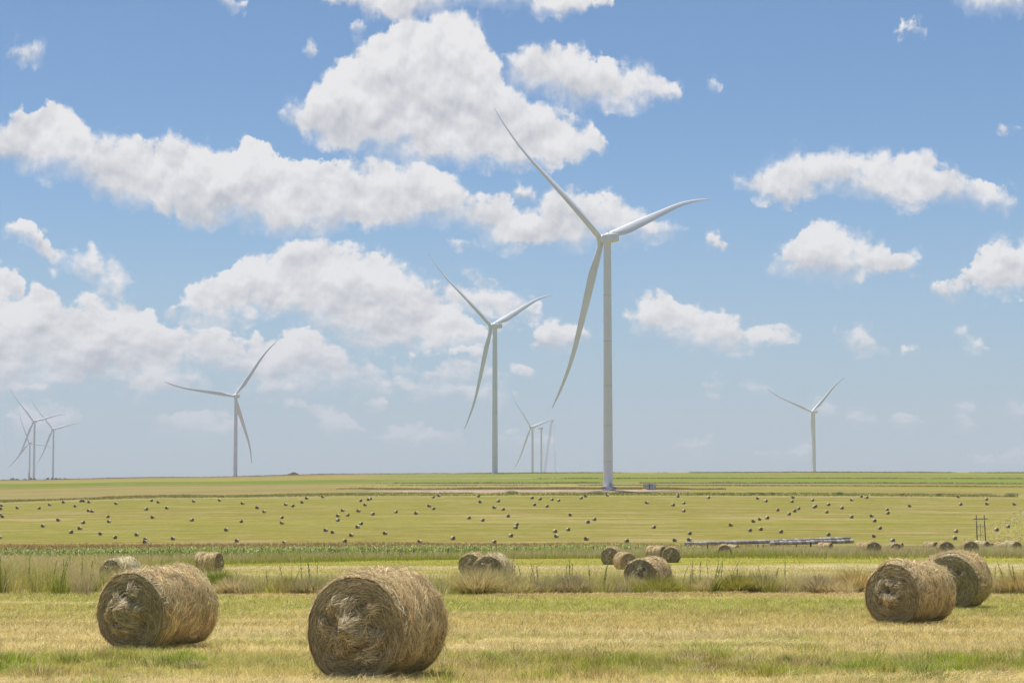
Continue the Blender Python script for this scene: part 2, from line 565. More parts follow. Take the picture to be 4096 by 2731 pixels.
def vary(c, n, amt=.25):
    return c * (1 + rng.normal(0, amt, (n, 1))).clip(.5, 1.6) * (1 + rng.normal(0, .06, (n, 3)))


PXM = 1991.0                                   # picture pixels per metre at one metre


def near_grass():
    parts = []
    # mown stubble and regrowth
    n = 620000
    x, y, u = scatter(n, 21, 72, power=1.0)
    c0 = gcol(x, y)
    P = np.stack([x, y, hgt(x, y) - .01], -1)
    green = c0[:, 1] / c0[:, 0]
    cl = fbm(x * 1.3, y * 1.3, 71, 3)
    h = rng.uniform(.03, .10, n) * (.35 + 1.5 * cl) * (1 + .5 * (green > 1.1))
    big = fbm(x * .55, y * 1.1, 77, 3)
    tuft = sm(big, .52, .70) * np.exp(-((y - 29.6) / 2.3) ** 2) * (.55 + .45 * sm(u, 1700, 2100) + .3 * (1 - sm(u, 500, 900)))
    h = h * (1 + 1.2 * tuft)
    w = np.maximum(.004, .40 * y / PXM) * rng.uniform(.6, 1.3, n)
    lean = rng.normal(0, 1.0, (n, 2)) * h[:, None]
    cb = vary(c0 * 1.35, n, .42)
    isst = rng.random(n) < .30
    cb[isst] = vary(PALE * 1.35, isst.sum(), .2)
    tg = (rng.random(n) < tuft * .7) & ~isst
    cb[tg] = vary(GREEN * np.array((1.0, 1.25, .9)), tg.sum(), .4)
    ct = cb * rng.uniform(.95, 1.25, (n, 1))
    parts.append(blades(P, h, w, lean, cb, ct, 1))
    # small tufts that share one colour each
    def tufts(m, per, d0, d1, hr, spread, pal, keep=None, lean_=.9):
        x, y, u = scatter(m, d0, d1, power=1.0)
        if keep is not None:
            k = rng.random(m) < keep(x, y, u)
            x, y, u = x[k], y[k], u[k]; m = len(x)
        c0 = gcol(x, y) * 1.5
        i = rng.integers(0, len(pal), m)
        pc = np.array(pal)[i]
        c0 = np.where((i < len(pal) - 2)[:, None], pc, c0) * np.clip(rng.normal(1, .36, (m, 1)), .35, 1.8)
        H = rng.uniform(*hr, m)
        r = np.repeat(np.arange(m), per); n = len(r)
        px = x[r] + rng.normal(0, 1, n) * spread * H[r]; py = y[r] + rng.normal(0, 1, n) * spread * H[r]
        P = np.stack([px, py, hgt(px, py) - .01], -1)
        h = H[r] * rng.uniform(.45, 1.1, n)
        cb = vary(c0[r], n, .2)
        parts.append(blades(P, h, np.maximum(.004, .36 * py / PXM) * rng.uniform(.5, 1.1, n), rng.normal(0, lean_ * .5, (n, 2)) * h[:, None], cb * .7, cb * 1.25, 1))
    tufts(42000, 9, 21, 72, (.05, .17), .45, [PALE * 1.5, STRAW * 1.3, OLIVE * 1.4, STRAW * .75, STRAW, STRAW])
    band = lambda x, y, u: np.exp(-((y - 29.4) / 2.0) ** 2) * (.18 + .34 * sm(u, 1750, 2150) + .12 * (1 - sm(u, 500, 900))) * sm(fbm(x * .55, y * .9, 79, 3), .46, .60)
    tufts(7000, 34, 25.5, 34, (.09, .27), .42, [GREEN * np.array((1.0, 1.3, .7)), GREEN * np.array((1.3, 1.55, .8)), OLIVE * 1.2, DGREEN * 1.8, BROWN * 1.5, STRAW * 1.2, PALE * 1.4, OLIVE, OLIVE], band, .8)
    # bigger clumps that the mower missed
    m = 150
    u = np.concatenate([rng.uniform(1750, 4400, 100), rng.uniform(-300, 900, 50)]); y = 29.2 + rng.normal(0, 1.7, m)
    x = (u - CX) / F * y; per = 170
    pal = np.array([GREEN * np.array((.85, 1.3, .6)), GREEN * np.array((1.25, 1.5, .7)), OLIVE * 1.25, DGREEN * 1.6, np.array((.36, .25, .12)), PALE * 1.35])
    ci = rng.choice(6, m, p=[.13, .20, .20, .12, .19, .16]); H = rng.uniform(.10, .30, m); R_ = rng.uniform(.15, .5, m)
    r = np.repeat(np.arange(m), per); n = len(r); q = rng.random(n) ** .6; a = rng.uniform(0, 2 * PI, n)
    px = x[r] + np.cos(a) * q * R_[r]; py = y[r] + np.sin(a) * q * R_[r] * .8
    P = np.stack([px, py, hgt(px, py) - .01], -1)
    h = H[r] * rng.uniform(.4, 1.1, n) * (1 - .35 * q)
    lean = np.stack([np.cos(a), np.sin(a)], -1) * (q * H[r] * .6)[:, None] + rng.normal(0, .3, (n, 2)) * h[:, None]
    cb = vary(pal[ci[r]], n, .28)
    parts.append(blades(P, h, np.maximum(.006, .55 * py / PXM) * rng.uniform(.5, 1.1, n), lean, cb * .55, cb * 1.35, 2))
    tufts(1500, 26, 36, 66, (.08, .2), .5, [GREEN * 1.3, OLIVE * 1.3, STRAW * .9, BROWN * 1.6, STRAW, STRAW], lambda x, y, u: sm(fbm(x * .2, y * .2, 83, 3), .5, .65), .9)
    # coarse single stems
    n = 70000
    x, y, u = scatter(n, 21, 71, power=1.0)
    k = rng.random(n) < .25 + .75 * sm(fbm(x * .9, y * 1.2, 87, 3), .42, .6)
    x, y, u = x[k], y[k], u[k]; n = len(x)
    P = np.stack([x, y, hgt(x, y) - .01], -1)
    h = rng.uniform(.05, .17, n)
    pal = np.array([PALE * 1.75, PALE * 1.5, STRAW * .7, OLIVE * 1.5, DGREEN * 2.6, OLIVE * .8, BROWN * 1.5])
    c = vary(pal[rng.choice(7, n, p=[.24, .22, .12, .2, .08, .08, .06])], n, .2)
    parts.append(blades(P, h, np.maximum(.006, .80 * y / PXM) * rng.uniform(.6, 1.1, n), rng.normal(0, .55, (n, 2)) * h[:, None], c, c * 1.1, 1))
    # hay left behind in thin lines along the mower's path
    for Dk, amt, u0, u1 in ((25.4, 1.0, -300, 4400), (26.4, .6, 2600, 4400), (34.6, 1.0, 1900, 4400), (36.2, .7, -300, 1900), (39.5, .6, -300, 4400), (44.5, .6, -300, 1400), (49.5, .5, -300, 2600), (58.0, .8, -300, 900), (63.5, .5, 2400, 4400)):
        n = int(5200 * amt)
        u = rng.uniform(u0, u1, n)
        y = Dk * (1 + .012 * rng.normal(0, 1, n)) + 1.2 * (fbm(u * .002, u * 0 + Dk, 89, 3) - .5) * Dk / 30
        x = (u - CX) / F * y
        k = fbm(x * .35, y * .2 + Dk * 3, 91, 3) > .44
        x, y = x[k], y[k]; n = len(x)
        P = np.stack([x, y, hgt(x, y) + rng.uniform(.02, .09, n)], -1)
        a = rng.normal(0, .8, n); ln = rng.uniform(.10, .34, n)
        c = vary(PALE * 1.55, n, .25)
        parts.append(blades(P, rng.uniform(-.02, .07, n), np.maximum(.006, .6 * y / PXM) * rng.uniform(.5, 1.1, n), np.stack([np.cos(a) * ln, np.sin(a) * ln], -1), c, c, 1, yaw=a + PI / 2))
    # flat lying cut stems
    n = 110000
    x, y, u = scatter(n, 21, 80, power=1.0)
    wr = sm(fbm(x * .08, y * .55, 81, 3), .46, .62)
    k = rng.random(n) < .25 + .75 * wr
    x, y = x[k], y[k]; n = len(x)
    P = np.stack([x, y, hgt(x, y) + rng.uniform(.02, .06, n)], -1)
    ln = rng.uniform(.10, .32, n); a = rng.normal(0, .7, n)
    lean = np.stack([np.cos(a) * ln, np.sin(a) * ln], -1)
    w = np.maximum(.005, .42 * y / PXM) * rng.uniform(.6, 1.2, n)
    c = vary(PALE * 1.3, n, .2)
    parts.append(blades(P, rng.uniform(.0, .05, n), w, lean, c, c, 1, yaw=a + PI / 2))
    V, Fs, C = join(parts)
    tag(obj('mown_grass', mesh_np('mown_grass', V, Fs, M['leaf'], C)), 'short mown grass and hay stubble around the big round bales', 'grass', kind='stuff')


near_grass()


def strip_back(u):
    return np.interp(u, [-400, 250, 420, 700, 950, 4500], [146, 140, 118, 92, 84, 84])


def tall_strip():
    parts = []
    xa, ya, ua = scatter(70000, 66.5, 91, power=1.0)
    xb, yb, ub = scatter(70000, 84, 150, -350, 1050, power=1.0)
    x, y, u = np.concatenate([xa, xb]), np.concatenate([ya, yb]), np.concatenate([ua, ub]); n = len(x)
    edge = 69 + 3.0 * (fbm(x * .25, y * 0 + 3, 91, 3) - .5)
    k = (y > edge) & (y < strip_back(u) + 6 * (fbm(x * .2, y * .2, 93, 2) - .5))
    cl = fbm(x * .28, y * .28, 95, 3)
    gap = fbm(x * .12 + 7, y * .3, 97, 2)
    k &= rng.random(n) < (.25 + .9 * sm(cl, .35, .6))
    x, y, u, cl, gap = x[k], y[k], u[k], cl[k], gap[k]; n = len(x)
    left = 1 - sm(u, 450, 1000)
    P = np.stack([x, y, hgt(x, y) - .02], -1)
    h = rng.uniform(.26, .74, n) * (.45 + 1.1 * cl) * (1 + .45 * left)
    w = np.maximum(.009, .34 * y / PXM) * rng.uniform(.5, 1.2, n)
    lean = rng.normal(0, .30, (n, 2)) * h[:, None] + np.array((.06, 0)) * h[:, None]
    t = fbm(x * .16, y * .2, 99, 3)
    cb = np.where((t > .47)[:, None], vary(GREEN * 1.2, n, .35), vary(OLIVE * 1.25, n, .3))
    r = rng.random(n)
    ct = np.where((r < .62)[:, None], vary(np.array((.66, .56, .27)), n, .2), vary(OLIVE * 1.7, n, .25))
    dry = (fbm(x * .2 + 40, y * .2, 103, 3) > .57) & (rng.random(n) < .8)
    cb[dry] = vary(np.array((.44, .33, .19)), dry.sum(), .25); ct[dry] = vary(np.array((.60, .47, .28)), dry.sum(), .2)
    parts.append(blades(P, h, w, lean, cb, ct, 2))
    # feathery seed heads standing over it
    k = rng.random(n) < .28
    m = k.sum()
    Q = P[k] + np.stack([lean[k, 0] * .6, lean[k, 1] * .6, h[k] * rng.uniform(.8, 1.05, m)], -1)
    hh = rng.uniform(.06, .22, m)
    c = vary(np.array((.68, .57, .32)), m, .18)
    parts.append(blades(Q, hh, np.maximum(.012, .4 * y[k] / PXM) * rng.uniform(.5, 1, m), rng.normal(0, .07, (m, 2)), c, c, 1))
    # clumps, each of its own colour and lean; feet darkened to stand for shade
    m = 900
    xa, ya, ua = scatter(520, 68.5, 86, power=1.0); xb, yb, ub = scatter(520, 84, 148, -350, 1000, power=1.0)
    x, y, u = np.concatenate([xa, xb]), np.concatenate([ya, yb]), np.concatenate([ua, ub])
    k = y < strip_back(u)
    x, y, u = x[k], y[k], u[k]; m = len(x)
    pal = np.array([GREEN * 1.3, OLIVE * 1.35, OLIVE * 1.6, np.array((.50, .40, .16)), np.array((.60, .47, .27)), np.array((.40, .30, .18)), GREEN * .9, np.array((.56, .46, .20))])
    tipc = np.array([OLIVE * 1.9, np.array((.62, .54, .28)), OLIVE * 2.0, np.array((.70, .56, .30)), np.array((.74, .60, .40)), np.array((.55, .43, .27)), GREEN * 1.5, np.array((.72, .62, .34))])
    ci = rng.integers(0, len(pal), m)
    H = rng.uniform(.36, 1.05, m) * (1 + .30 * (1 - sm(u, 450, 1000)))
    R_ = rng.uniform(.25, .75, m)
    per = 84
    r = np.repeat(np.arange(m), per); n = len(r)
    q = rng.random(n) ** .6; a = rng.uniform(0, 2 * PI, n)
    px = x[r] + np.cos(a) * q * R_[r] * .6; py = y[r] + np.sin(a) * q * R_[r] * .6
    P = np.stack([px, py, hgt(px, py) - .02], -1)
    h = H[r] * rng.uniform(.45, 1.08, n) * (1 - .4 * q)
    wind = rng.normal(0, .18, (m, 2))
    lean = np.stack([np.cos(a), np.sin(a)], -1) * (q * H[r] * .55 * rng.uniform(.4, 1.3, n))[:, None] + wind[r] * h[:, None]
    shade_ = rng.uniform(.6, 1.3, m)
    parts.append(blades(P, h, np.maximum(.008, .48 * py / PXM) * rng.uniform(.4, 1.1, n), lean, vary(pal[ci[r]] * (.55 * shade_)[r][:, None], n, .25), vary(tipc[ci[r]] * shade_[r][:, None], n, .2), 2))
    # flattened reddish litter along the front edge
    n = 26000
    u = rng.uniform(700, 4400, n); y = 67.6 + rng.normal(0, 1.2, n)
    x = (u - CX) / F * y
    k = fbm(x * .22, y * .5, 107, 3) > .56
    x, y = x[k], y[k]; n = len(x)
    a = rng.normal(0, .9, n); ln = rng.uniform(.15, .5, n)
    P = np.stack([x, y, hgt(x, y) + rng.uniform(.02, .12, n)], -1)
    c = vary(LITTER * .6 + PALE * .8, n, .28)
    parts.append(blades(P, rng.uniform(-.03, .08, n), rng.uniform(.010, .02, n), np.stack([np.cos(a) * ln, np.sin(a) * ln], -1), c, c, 1, yaw=a + PI / 2))
    V, Fs, C = join(parts)
    tag(obj('tall_grass', mesh_np('tall_grass', V, Fs, M['leaf'], C)), 'uncut strip of tall seeding grass between two mown lanes', 'grass', kind='stuff')


tall_strip()


def V0(u):
    return np.interp(u, [-400, 0, 700, 1500, 2300, 2800, 3400, 4500], [150, 152, 165, 180, 190, 180, 173, 171])


def V1(u):
    return np.interp(u, [-400, 0, 700, 1500, 2300, 2900, 3400, 4096, 4500], [196, 196, 198, 208, 236, 262, 300, 340, 345])


def mid_grass():
    parts = []
    # mown lane behind the strip
    n = 170000
    x, y, u = scatter(n, 80, 225, power=1.0)
    k = (y > strip_back(u)) & (y < V0(u))
    x, y = x[k], y[k]; n = len(x)
    c0 = gcol(x, y)
    P = np.stack([x, y, hgt(x, y) - .01], -1)
    h = rng.uniform(.04, .12, n)
    cb = vary(c0 * 1.15, n, .3)
    parts.append(blades(P, h, np.maximum(.01, .45 * y / PXM) * rng.uniform(.6, 1.3, n), rng.normal(0, .5, (n, 2)) * h[:, None], cb, cb * 1.1, 1))
    V, Fs, C = join(parts)
    tag(obj('lane_grass', mesh_np('lane_grass', V, Fs, M['leaf'], C)), 'mown lane of pale stubble behind the uncut strip', 'grass', kind='stuff')
    parts = []
    n = 420000
    x, y, u = scatter(n, 145, 350, power=1.0)
    k = (y > V0(u) + 8 * (fbm(x * .08, y * 0, 111, 3) - .5)) & (y < V1(u) + 3)
    x, y, u = x[k], y[k], u[k]; n = len(x)
    cl = fbm(x * .14, y * .14, 113, 3)
    front = np.exp(-(y - V0(u)) / 3.2) * sm(u, 500, 900) * (1 - .7 * sm(u, 3500, 3900))
    P = np.stack([x, y, hgt(x, y) - .02], -1)
    h = rng.uniform(.35, .95, n) * (.6 + .8 * cl) * (1 - .40 * front)
    w = np.maximum(.02, .36 * y / PXM) * rng.uniform(.5, 1.2, n)
    lean = rng.normal(0, .28, (n, 2)) * h[:, None]
    isg = rng.random(n) < np.clip(.14 + .8 * front + .25 * (fbm(x * .06, y * .06, 117, 2) > .55) + .15 * (u < 2300), 0, 1)
    cb = np.where(isg[:, None], vary(GREEN * 1.25, n, .35), vary(np.array((.36, .30, .12)), n, .28))
    ct = np.where(isg[:, None], vary(GREEN * 1.6, n, .35), vary(np.array((.66, .54, .34)), n, .2))
    parts.append(blades(P, h, w, lean, cb, ct, 2))
    V, Fs, C = join(parts)
    tag(obj('verge_grass', mesh_np('verge_grass', V, Fs, M['leaf'], C)), 'rough grassy verge running along the edge of the corn', 'grass', kind='stuff')


mid_grass()


def corn():
    n = 9000
    u = rng.uniform(-300, 3330, n)
    u = u[rng.random(n) < np.interp(u, [-300, 1500, 2600, 3330], [1, .85, .6, .5])]; n = len(u)
    D = V1(u) + 3 + 52 * rng.random(n) ** 1.3
    D = np.round(D / .8) * .8
    x = (u - CX) / F * D
    z = hgt(x, D)
    H = 1.62 * (.85 + .3 * fbm(x * .06, D * .06, 121, 2)) * rng.uniform(.86, 1.1, n) * np.interp(u, [-300, 1400, 2400, 3000, 3330], [1, .97, .88, .66, .45])
    parts = []
    P = np.stack([x, D, z], -1)
    # leaves
    for k in range(7):
        a = rng.uniform(0, 2 * PI, n)
        hb = H * rng.uniform(.30, .86, n)
        ln = rng.uniform(.30, .55, n)
        Q = P + np.stack([0 * x, 0 * x, hb], -1)
        c = vary(np.array((.28, .345, .09)), n, .42)
        pale = rng.random(n) < .22
        c[pale] = vary(np.array((.42, .46, .18)), pale.sum(), .2)
        rise = rng.uniform(.0, .30, n)
        V, Fs, C = blades(Q, rise, np.full(n, .085) * rng.uniform(.7, 1.3, n), np.stack([np.cos(a), np.sin(a)], -1) * ln[:, None], c, c * 1.1, 2, yaw=a + PI / 2 + rng.normal(0, .4, n))
        parts.append((V, Fs, C))
    # stems
    c = vary(np.array((.13, .17, .05)), n, .2)
    parts.append(blades(P, H * .95, np.full(n, .06), np.zeros((n, 2)), c, c, 1))
    # tassels, reddish brown
    for k in range(4):
        Q = P + np.stack([0 * x, 0 * x, H * .9], -1)
        c = vary(np.array((.44, .245, .13)), n, .2)
        parts.append(blades(Q, rng.uniform(.16, .36, n), np.full(n, .045), rng.normal(0, .10, (n, 2)), c, c, 1))
    V, Fs, C = join(parts)
    tag(obj('corn_crop', mesh_np('corn_crop', V, Fs, M['corn'], C)), 'green corn crop with reddish tassels beyond the verge', 'crop', kind='stuff')


corn()


def far_rough():
    parts = []

    def band(n, d0, d1, u0, u1, h0, h1, cb, ct, w=.35, thr=None, seed=0):
        x, y, u = scatter(n, d0, d1, u0, u1, power=1.0)
        k = np.ones(len(x), bool) if thr is None else fbm(x * .03, y * .03, seed, 3) > thr
        k &= rng.random(len(x)) < sm(u, u0, u0 + 350)
        k &= fbm(x * .015, y * .02, seed + 9, 3) > .36
        x, y = x[k], y[k]; m = len(x)
        P = np.stack([x, y, hgt(x, y) - .03], -1)
        h = rng.uniform(h0, h1, m) * (.5 + fbm(x * .06, y * .1, seed + 3, 3))
        parts.append(blades(P, h, np.full(m, w) * rng.uniform(.5, 1.3, m), rng.normal(0, .2, (m, 2)), vary(cb, m, .2), vary(ct, m, .2), 1))
    band(26000, 996, 1022, -300, 4400, .35, .9, GREEN * .7 + OLIVE * .2, OLIVE)
    band(16000, 1060, 1085, 1300, 2900, .4, 1.0, TAN * .8, STRAW)
    band(9000, 1234, 1252, 1400, 4400, .4, 1.1, BROWN * 1.3, TAN * 1.4)
    band(9000, 1432, 1455, 1500, 4400, .4, 1.1, BROWN * 1.2, TAN * 1.4)
    band(14000, 1745, 1800, 1700, 4400, .3, 1.0, DGREEN * 1.3 + OLIVE * .3, OLIVE * 1.1, .6)
    band(7000, 1760, 1800, -300, 1800, .3, 1.0, OLIVE, TAN, .6)
    band(9000, 1145, 1165, 1400, 4400, .3, .8, OLIVE * .8, TAN * .9)
    # rough bank by the power pole
    n = 15000
    x, y, u = scatter(n, 690, 930, 3800, 4500, power=1.0)
    k = (u + (y - 800) * -1.2 + 120 * (fbm(x * .05, y * .03, 51, 3) - .5)) > 3950
    x, y = x[k], y[k]; m = len(x)
    P = np.stack([x, y, hgt(x, y) - .03], -1)
    h = rng.uniform(.12, .45, m) * (.4 + fbm(x * .1, y * .1, 131, 3))
    g = fbm(x * .07, y * .05, 133, 3) > .55
    cb = np.where(g[:, None], vary(GREEN * .9 + DGREEN * .2, m), vary(OLIVE * 1.1, m))
    parts.append(blades(P, h, rng.uniform(.15, .45, m), rng.normal(0, .2, (m, 2)), cb, np.where(g[:, None], cb * 1.3, vary(TAN * 1.3, m)), 1))
    V, Fs, C = join(parts)
    tag(obj('rough_grass', mesh_np('rough_grass', V, Fs, M['leaf'], C)), 'bands of unmown rough grass between the distant fields', 'grass', kind='stuff')


far_rough()


# ------------------------------------------------------------------ hay bales
def ribbons(Pts, Nrm, w, cols):
    """Pts (n,k,3) centre lines, Nrm (n,k,3) surface normals -> flat tapering straws"""
    n, k, _ = Pts.shape
    T = np.gradient(Pts, axis=1)
    S = np.cross(T, Nrm); S /= np.linalg.norm(S, axis=-1, keepdims=True) + 1e-9
    tp = np.interp(np.linspace(0, 1, k), [0, .3, .75, 1], [.8, 1, .9, .25])
    S = S * (w[:, None, None] / 2) * tp[None, :, None]
    V = np.stack([Pts - S, Pts + S], 2).reshape(-1, 3)
    b = (np.arange(n)[:, None] * k + np.arange(k - 1)[None]).ravel() * 2
    Fq = np.stack([b, b + 1, b + 3, b + 2], -1)
    C = np.repeat(cols, k * 2, 0)
    return V, [Fq], C


def straw_cols(n, r, warm=1.0):
    c = np.array((.585, .485, .31)) * np.clip(r.normal(1, .34, (n, 1)), .35, 1.5)
    g = r.random(n) < .25
    c[g] = c[g] * np.array((.88, .98, .95))
    b = r.random(n) < .13
    c[b] = c[b] * np.array((1.0, .88, .76)) * .8
    return c


def bale_parts(d, L, seed, n_side, n_face, w, clumps=12, hang=0, pale=False):
    r = np.random.default_rng(seed)
    R = d / 2; CZ = R * .94
    lump = [(r.uniform(0, 2 * PI), r.uniform(-L / 2, L / 2), r.uniform(-.045, .05), r.uniform(.2, .6)) for _ in range(22)]
    ridges = r.uniform(-L / 2, L / 2, 7)

    def rad(th, l):
        q = np.zeros_like(th)
        for (t0, l0, a, s) in lump:
            dt = (th - t0 + PI) % (2 * PI) - PI
            q = q + a * np.exp(-((dt * R / s) ** 2 + ((l - l0) / (s * .7)) ** 2))
        for l0 in ridges:
            q = q - .016 * np.exp(-((l - l0) / .035) ** 2)
        e = np.clip((np.abs(l) - (L / 2 - .16)) / .16, 0, 1)
        q = q + .012 * (vnoise(th * 9, l * 9, seed) - .5) * 2
        return R + q - .05 * e ** 2.6

    def side_pt(th, l, lift=0.0):
        rr = rad(th, l) + lift
        x = np.cos(th) * rr * (1.01 + .045 * np.clip(-np.sin(th), 0, 1)); z = np.sin(th) * rr
        zb = -CZ + .01
        over = np.clip(zb + .10 - z, 0, None)                  # settled flat where it rests
        z = np.where(z < zb + .10, zb + .10 - .10 * (1 - np.exp(-over / .10)), z)
        return np.stack([x, l + 0 * x, z + CZ], -1)
    # side
    nt, nl = 96, 30
    th = np.linspace(0, 2 * PI, nt, endpoint=False); ll = np.linspace(-L / 2, L / 2, nl)
    TH, LL = np.meshgrid(th, ll, indexing='ij')
    Vs = side_pt(TH, LL).reshape(-1, 3)
    i = np.arange(nt)[:, None]; j = np.arange(nl - 1)[None]
    a = (i * nl + j).ravel(); b = (((i + 1) % nt) * nl + j).ravel()
    side = mesh_np('side', Vs, [np.stack([a, a + 1, b + 1, b], -1)], M['pale_side' if pale else 'hay_side'], smooth=True)
    # faces
    bumps = [(r.uniform(0, 2 * PI), R * r.uniform(0, .62), r.uniform(-.075, .095), r.uniform(.04, .14)) for _ in range(40)]

    def face_y(th, q):
        x = np.cos(th) * q; z = np.sin(th) * q
        y = .05 * (1 - (q / R) ** 2) + .006 * np.sin(q * 95 + 3 * np.sin(th * 2 + seed) + 6 * vnoise(x * 4 + 9, z * 4 + 9, seed))
        for (t0, q0, am, s) in bumps:
            y = y + am * np.exp(-((x - math.cos(t0) * q0) ** 2 + (z - math.sin(t0) * q0) ** 2) / (s * s))
        y = y + .03 * (vnoise(x * 11 + 50, z * 11 + 50, seed) - .5) * np.clip(1.3 - q / R, 0, 1)
        return y

    def face_pt(th, q, sgn, lift=0.0):
        edge = side_pt(th, np.full_like(th, sgn * L / 2))
        k = (q / R)
        cx = np.zeros_like(edge); cx[..., 2] = CZ
        p = cx + (edge - cx) * k[..., None]
        yy = face_y(th, q) * (1 - sm(k, .93, 1.0)) + lift
        p[..., 1] = sgn * (L / 2 + yy)
        return p
    faces = []
    nq = 30
    qs = np.linspace(0.0, 1.0, nq) ** .8 * R
    for sgn in (-1, 1):
        T2, Q2 = np.meshgrid(th, qs, indexing='ij')
        Vf = face_pt(T2, Q2, sgn).reshape(-1, 3)
        a = (i * nq + np.arange(nq - 1)[None]).ravel(); b = (((i + 1) % nt) * nq + np.arange(nq - 1)[None]).ravel()
        f = np.stack([a, b, b + 1, a + 1], -1) if sgn < 0 else np.stack([a, a + 1, b + 1, b], -1)
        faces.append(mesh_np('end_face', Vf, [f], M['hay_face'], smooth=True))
    out = []
    K = 5
    # straws wound round the side
    n = n_side
    t0 = r.uniform(0, 2 * PI, n); l0 = r.uniform(-L / 2, L / 2, n)
    an = r.normal(0, .34, n) + np.where(r.random(n) < .2, r.normal(0, .9, n), 0)
    ln = r.uniform(.14, .55, n)
    s = np.linspace(0, 1, K)[None] * ln[:, None]
    th_ = t0[:, None] + s * np.cos(an)[:, None] / R
    l_ = l0[:, None] + s * np.sin(an)[:, None]
    end = np.where(r.random(n) < .22, r.uniform(.01, .07, n), r.uniform(0, .012, n))
    lift = .004 + r.uniform(0, .014, n)[:, None] + end[:, None] * np.linspace(0, 1, K)[None] ** 2
    P = side_pt(th_, np.clip(l_, -L / 2 - .03, L / 2 + .03), lift)
    Nn = np.stack([np.cos(th_), 0 * th_, np.sin(th_)], -1)
    out.append(ribbons(P, Nn, w * r.uniform(.6, 1.5, n), straw_cols(n, r) * (np.array((1.30, 1.24, 1.13)) if not pale else np.array((1.35, 1.42, 1.42)))))
    # mats of hay lying their own way
    nm = max(12, n_side // 220); m = 34
    t0 = r.uniform(0, 2 * PI, nm); l0 = r.uniform(-L / 2, L / 2, nm); a0 = r.normal(0, .75, nm)
    q = np.repeat(np.arange(nm), m); n = nm * m
    an = a0[q] + r.normal(0, .22, n); ln = r.uniform(.12, .38, n)
    tt = t0[q] + r.normal(0, .075, n) / R; l1 = l0[q] + r.normal(0, .075, n)
    s = np.linspace(-.5, .5, K)[None] * ln[:, None]
    th_ = tt[:, None] + s * np.cos(an)[:, None] / R
    l_ = l1[:, None] + s * np.sin(an)[:, None]
    lift = .014 + r.uniform(0, .03, n)[:, None] + (np.where(r.random(n) < .3, r.uniform(.01, .08, n), 0))[:, None] * np.linspace(0, 1, K)[None] ** 2
    P = side_pt(th_, np.clip(l_, -L / 2 - .03, L / 2 + .03), lift)
    Nn = np.stack([np.cos(th_), 0 * th_, np.sin(th_)], -1) + r.normal(0, .25, (n, 1, 3))
    out.append(ribbons(P, Nn, w * r.uniform(.6, 1.4, n), straw_cols(n, r) * np.array((1.16, 1.08, 1.0) if not pale else (1.25, 1.3, 1.3)) * np.clip(r.normal(1.05, .18, nm), .6, 1.4)[q][:, None]))
    # straws on the faces: wound near the rim, tangled in the middle
    for sgn, n in ((-1, n_face), (1, n_face // 3)):
        q0 = R * np.sqrt(r.random(n)) * .985; t0 = r.uniform(0, 2 * PI, n)
        rel = q0 / R
        an = r.normal(0, 1, n) * (.24 + .85 * (1 - rel) ** 1.1)
        ln = r.uniform(.10, .42, n) * (.5 + .6 * rel)
        s = np.linspace(-.5, .5, K)[None] * ln[:, None]
        q_ = np.clip(q0[:, None] + s * np.sin(an)[:, None], .01, R * .995)
        th_ = t0[:, None] + s * np.cos(an)[:, None] / np.maximum(q0[:, None], .12)
        end = np.where(r.random(n) < .2, r.uniform(.01, .06, n), r.uniform(0, .01, n))
        lift = .004 + r.uniform(0, .016, n)[:, None] + end[:, None] * np.linspace(0, 1, K)[None] ** 2
        P = face_pt(th_, q_, sgn, lift)
        Nn = np.zeros_like(P); Nn[..., 1] = sgn
        Nn = Nn + r.normal(0, .35, (n, 1, 3))
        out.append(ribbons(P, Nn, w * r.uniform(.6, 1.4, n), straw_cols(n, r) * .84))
    # bundles bulging out of the face
    for c in range(clumps):
        q0 = R * r.uniform(.0, .62); t0 = r.uniform(0, 2 * PI); a0 = r.uniform(0, 2 * PI)
        m = max(10, int(n_face / 75)); ln = r.uniform(.14, .30)
        cxm, czm = math.cos(t0) * q0, math.sin(t0) * q0
        ox = r.normal(0, .035, m); oz = r.normal(0, .035, m); aa = a0 + r.normal(0, .35, m)
        s = np.linspace(-.5, .5, K)[None] * (ln * r.uniform(.6, 1.2, m))[:, None]
        bend = r.normal(1.6, .7, m)[:, None] * s ** 2 * 2
        x = cxm + ox[:, None] + np.cos(aa)[:, None] * s - np.sin(aa)[:, None] * bend
        z = czm + oz[:, None] + np.sin(aa)[:, None] * s + np.cos(aa)[:, None] * bend
        q = np.minimum(np.hypot(x, z), R * .97); t = np.arctan2(z, x)
        arch = (.02 + r.uniform(.0, .06, m) + r.uniform(0, .05))[:, None] * (1 - (2 * np.linspace(-.5, .5, K)[None]) ** 2)
        P = face_pt(t, q, -1, .008 + arch)
        Nn = np.zeros_like(P); Nn[..., 1] = -1; Nn = Nn + r.normal(0, .3, (m, 1, 3))
        out.append(ribbons(P, Nn, w * r.uniform(.7, 1.4, m), straw_cols(m, r) * r.uniform(.85, 1.2) * np.array((1.0, 1.0, 1.05))))
    # overhang: straws that hang over the upper rim of the front face
    if hang:
        n = hang
        t0 = r.normal(PI / 2 - .35, .75, n); ln = r.uniform(.08, .34, n)
        s = np.linspace(0, 1, K)[None]
        l_ = -L / 2 + .10 - (s * ln[:, None] * .7)
        P = side_pt(t0[:, None] + s * r.normal(0, .16, n)[:, None], np.maximum(l_, -L / 2), .012 + .02 * r.random(n)[:, None])
        P[..., 1] = np.minimum(P[..., 1], l_ + .02)
        drop = np.clip(-L / 2 - l_, 0, None)
        P[..., 1] += drop * .55
        P[..., 2] -= drop * .75 * np.clip(np.sin(t0), .1, 1)[:, None]
        P[..., 0] -= drop * .5 * np.cos(t0)[:, None]
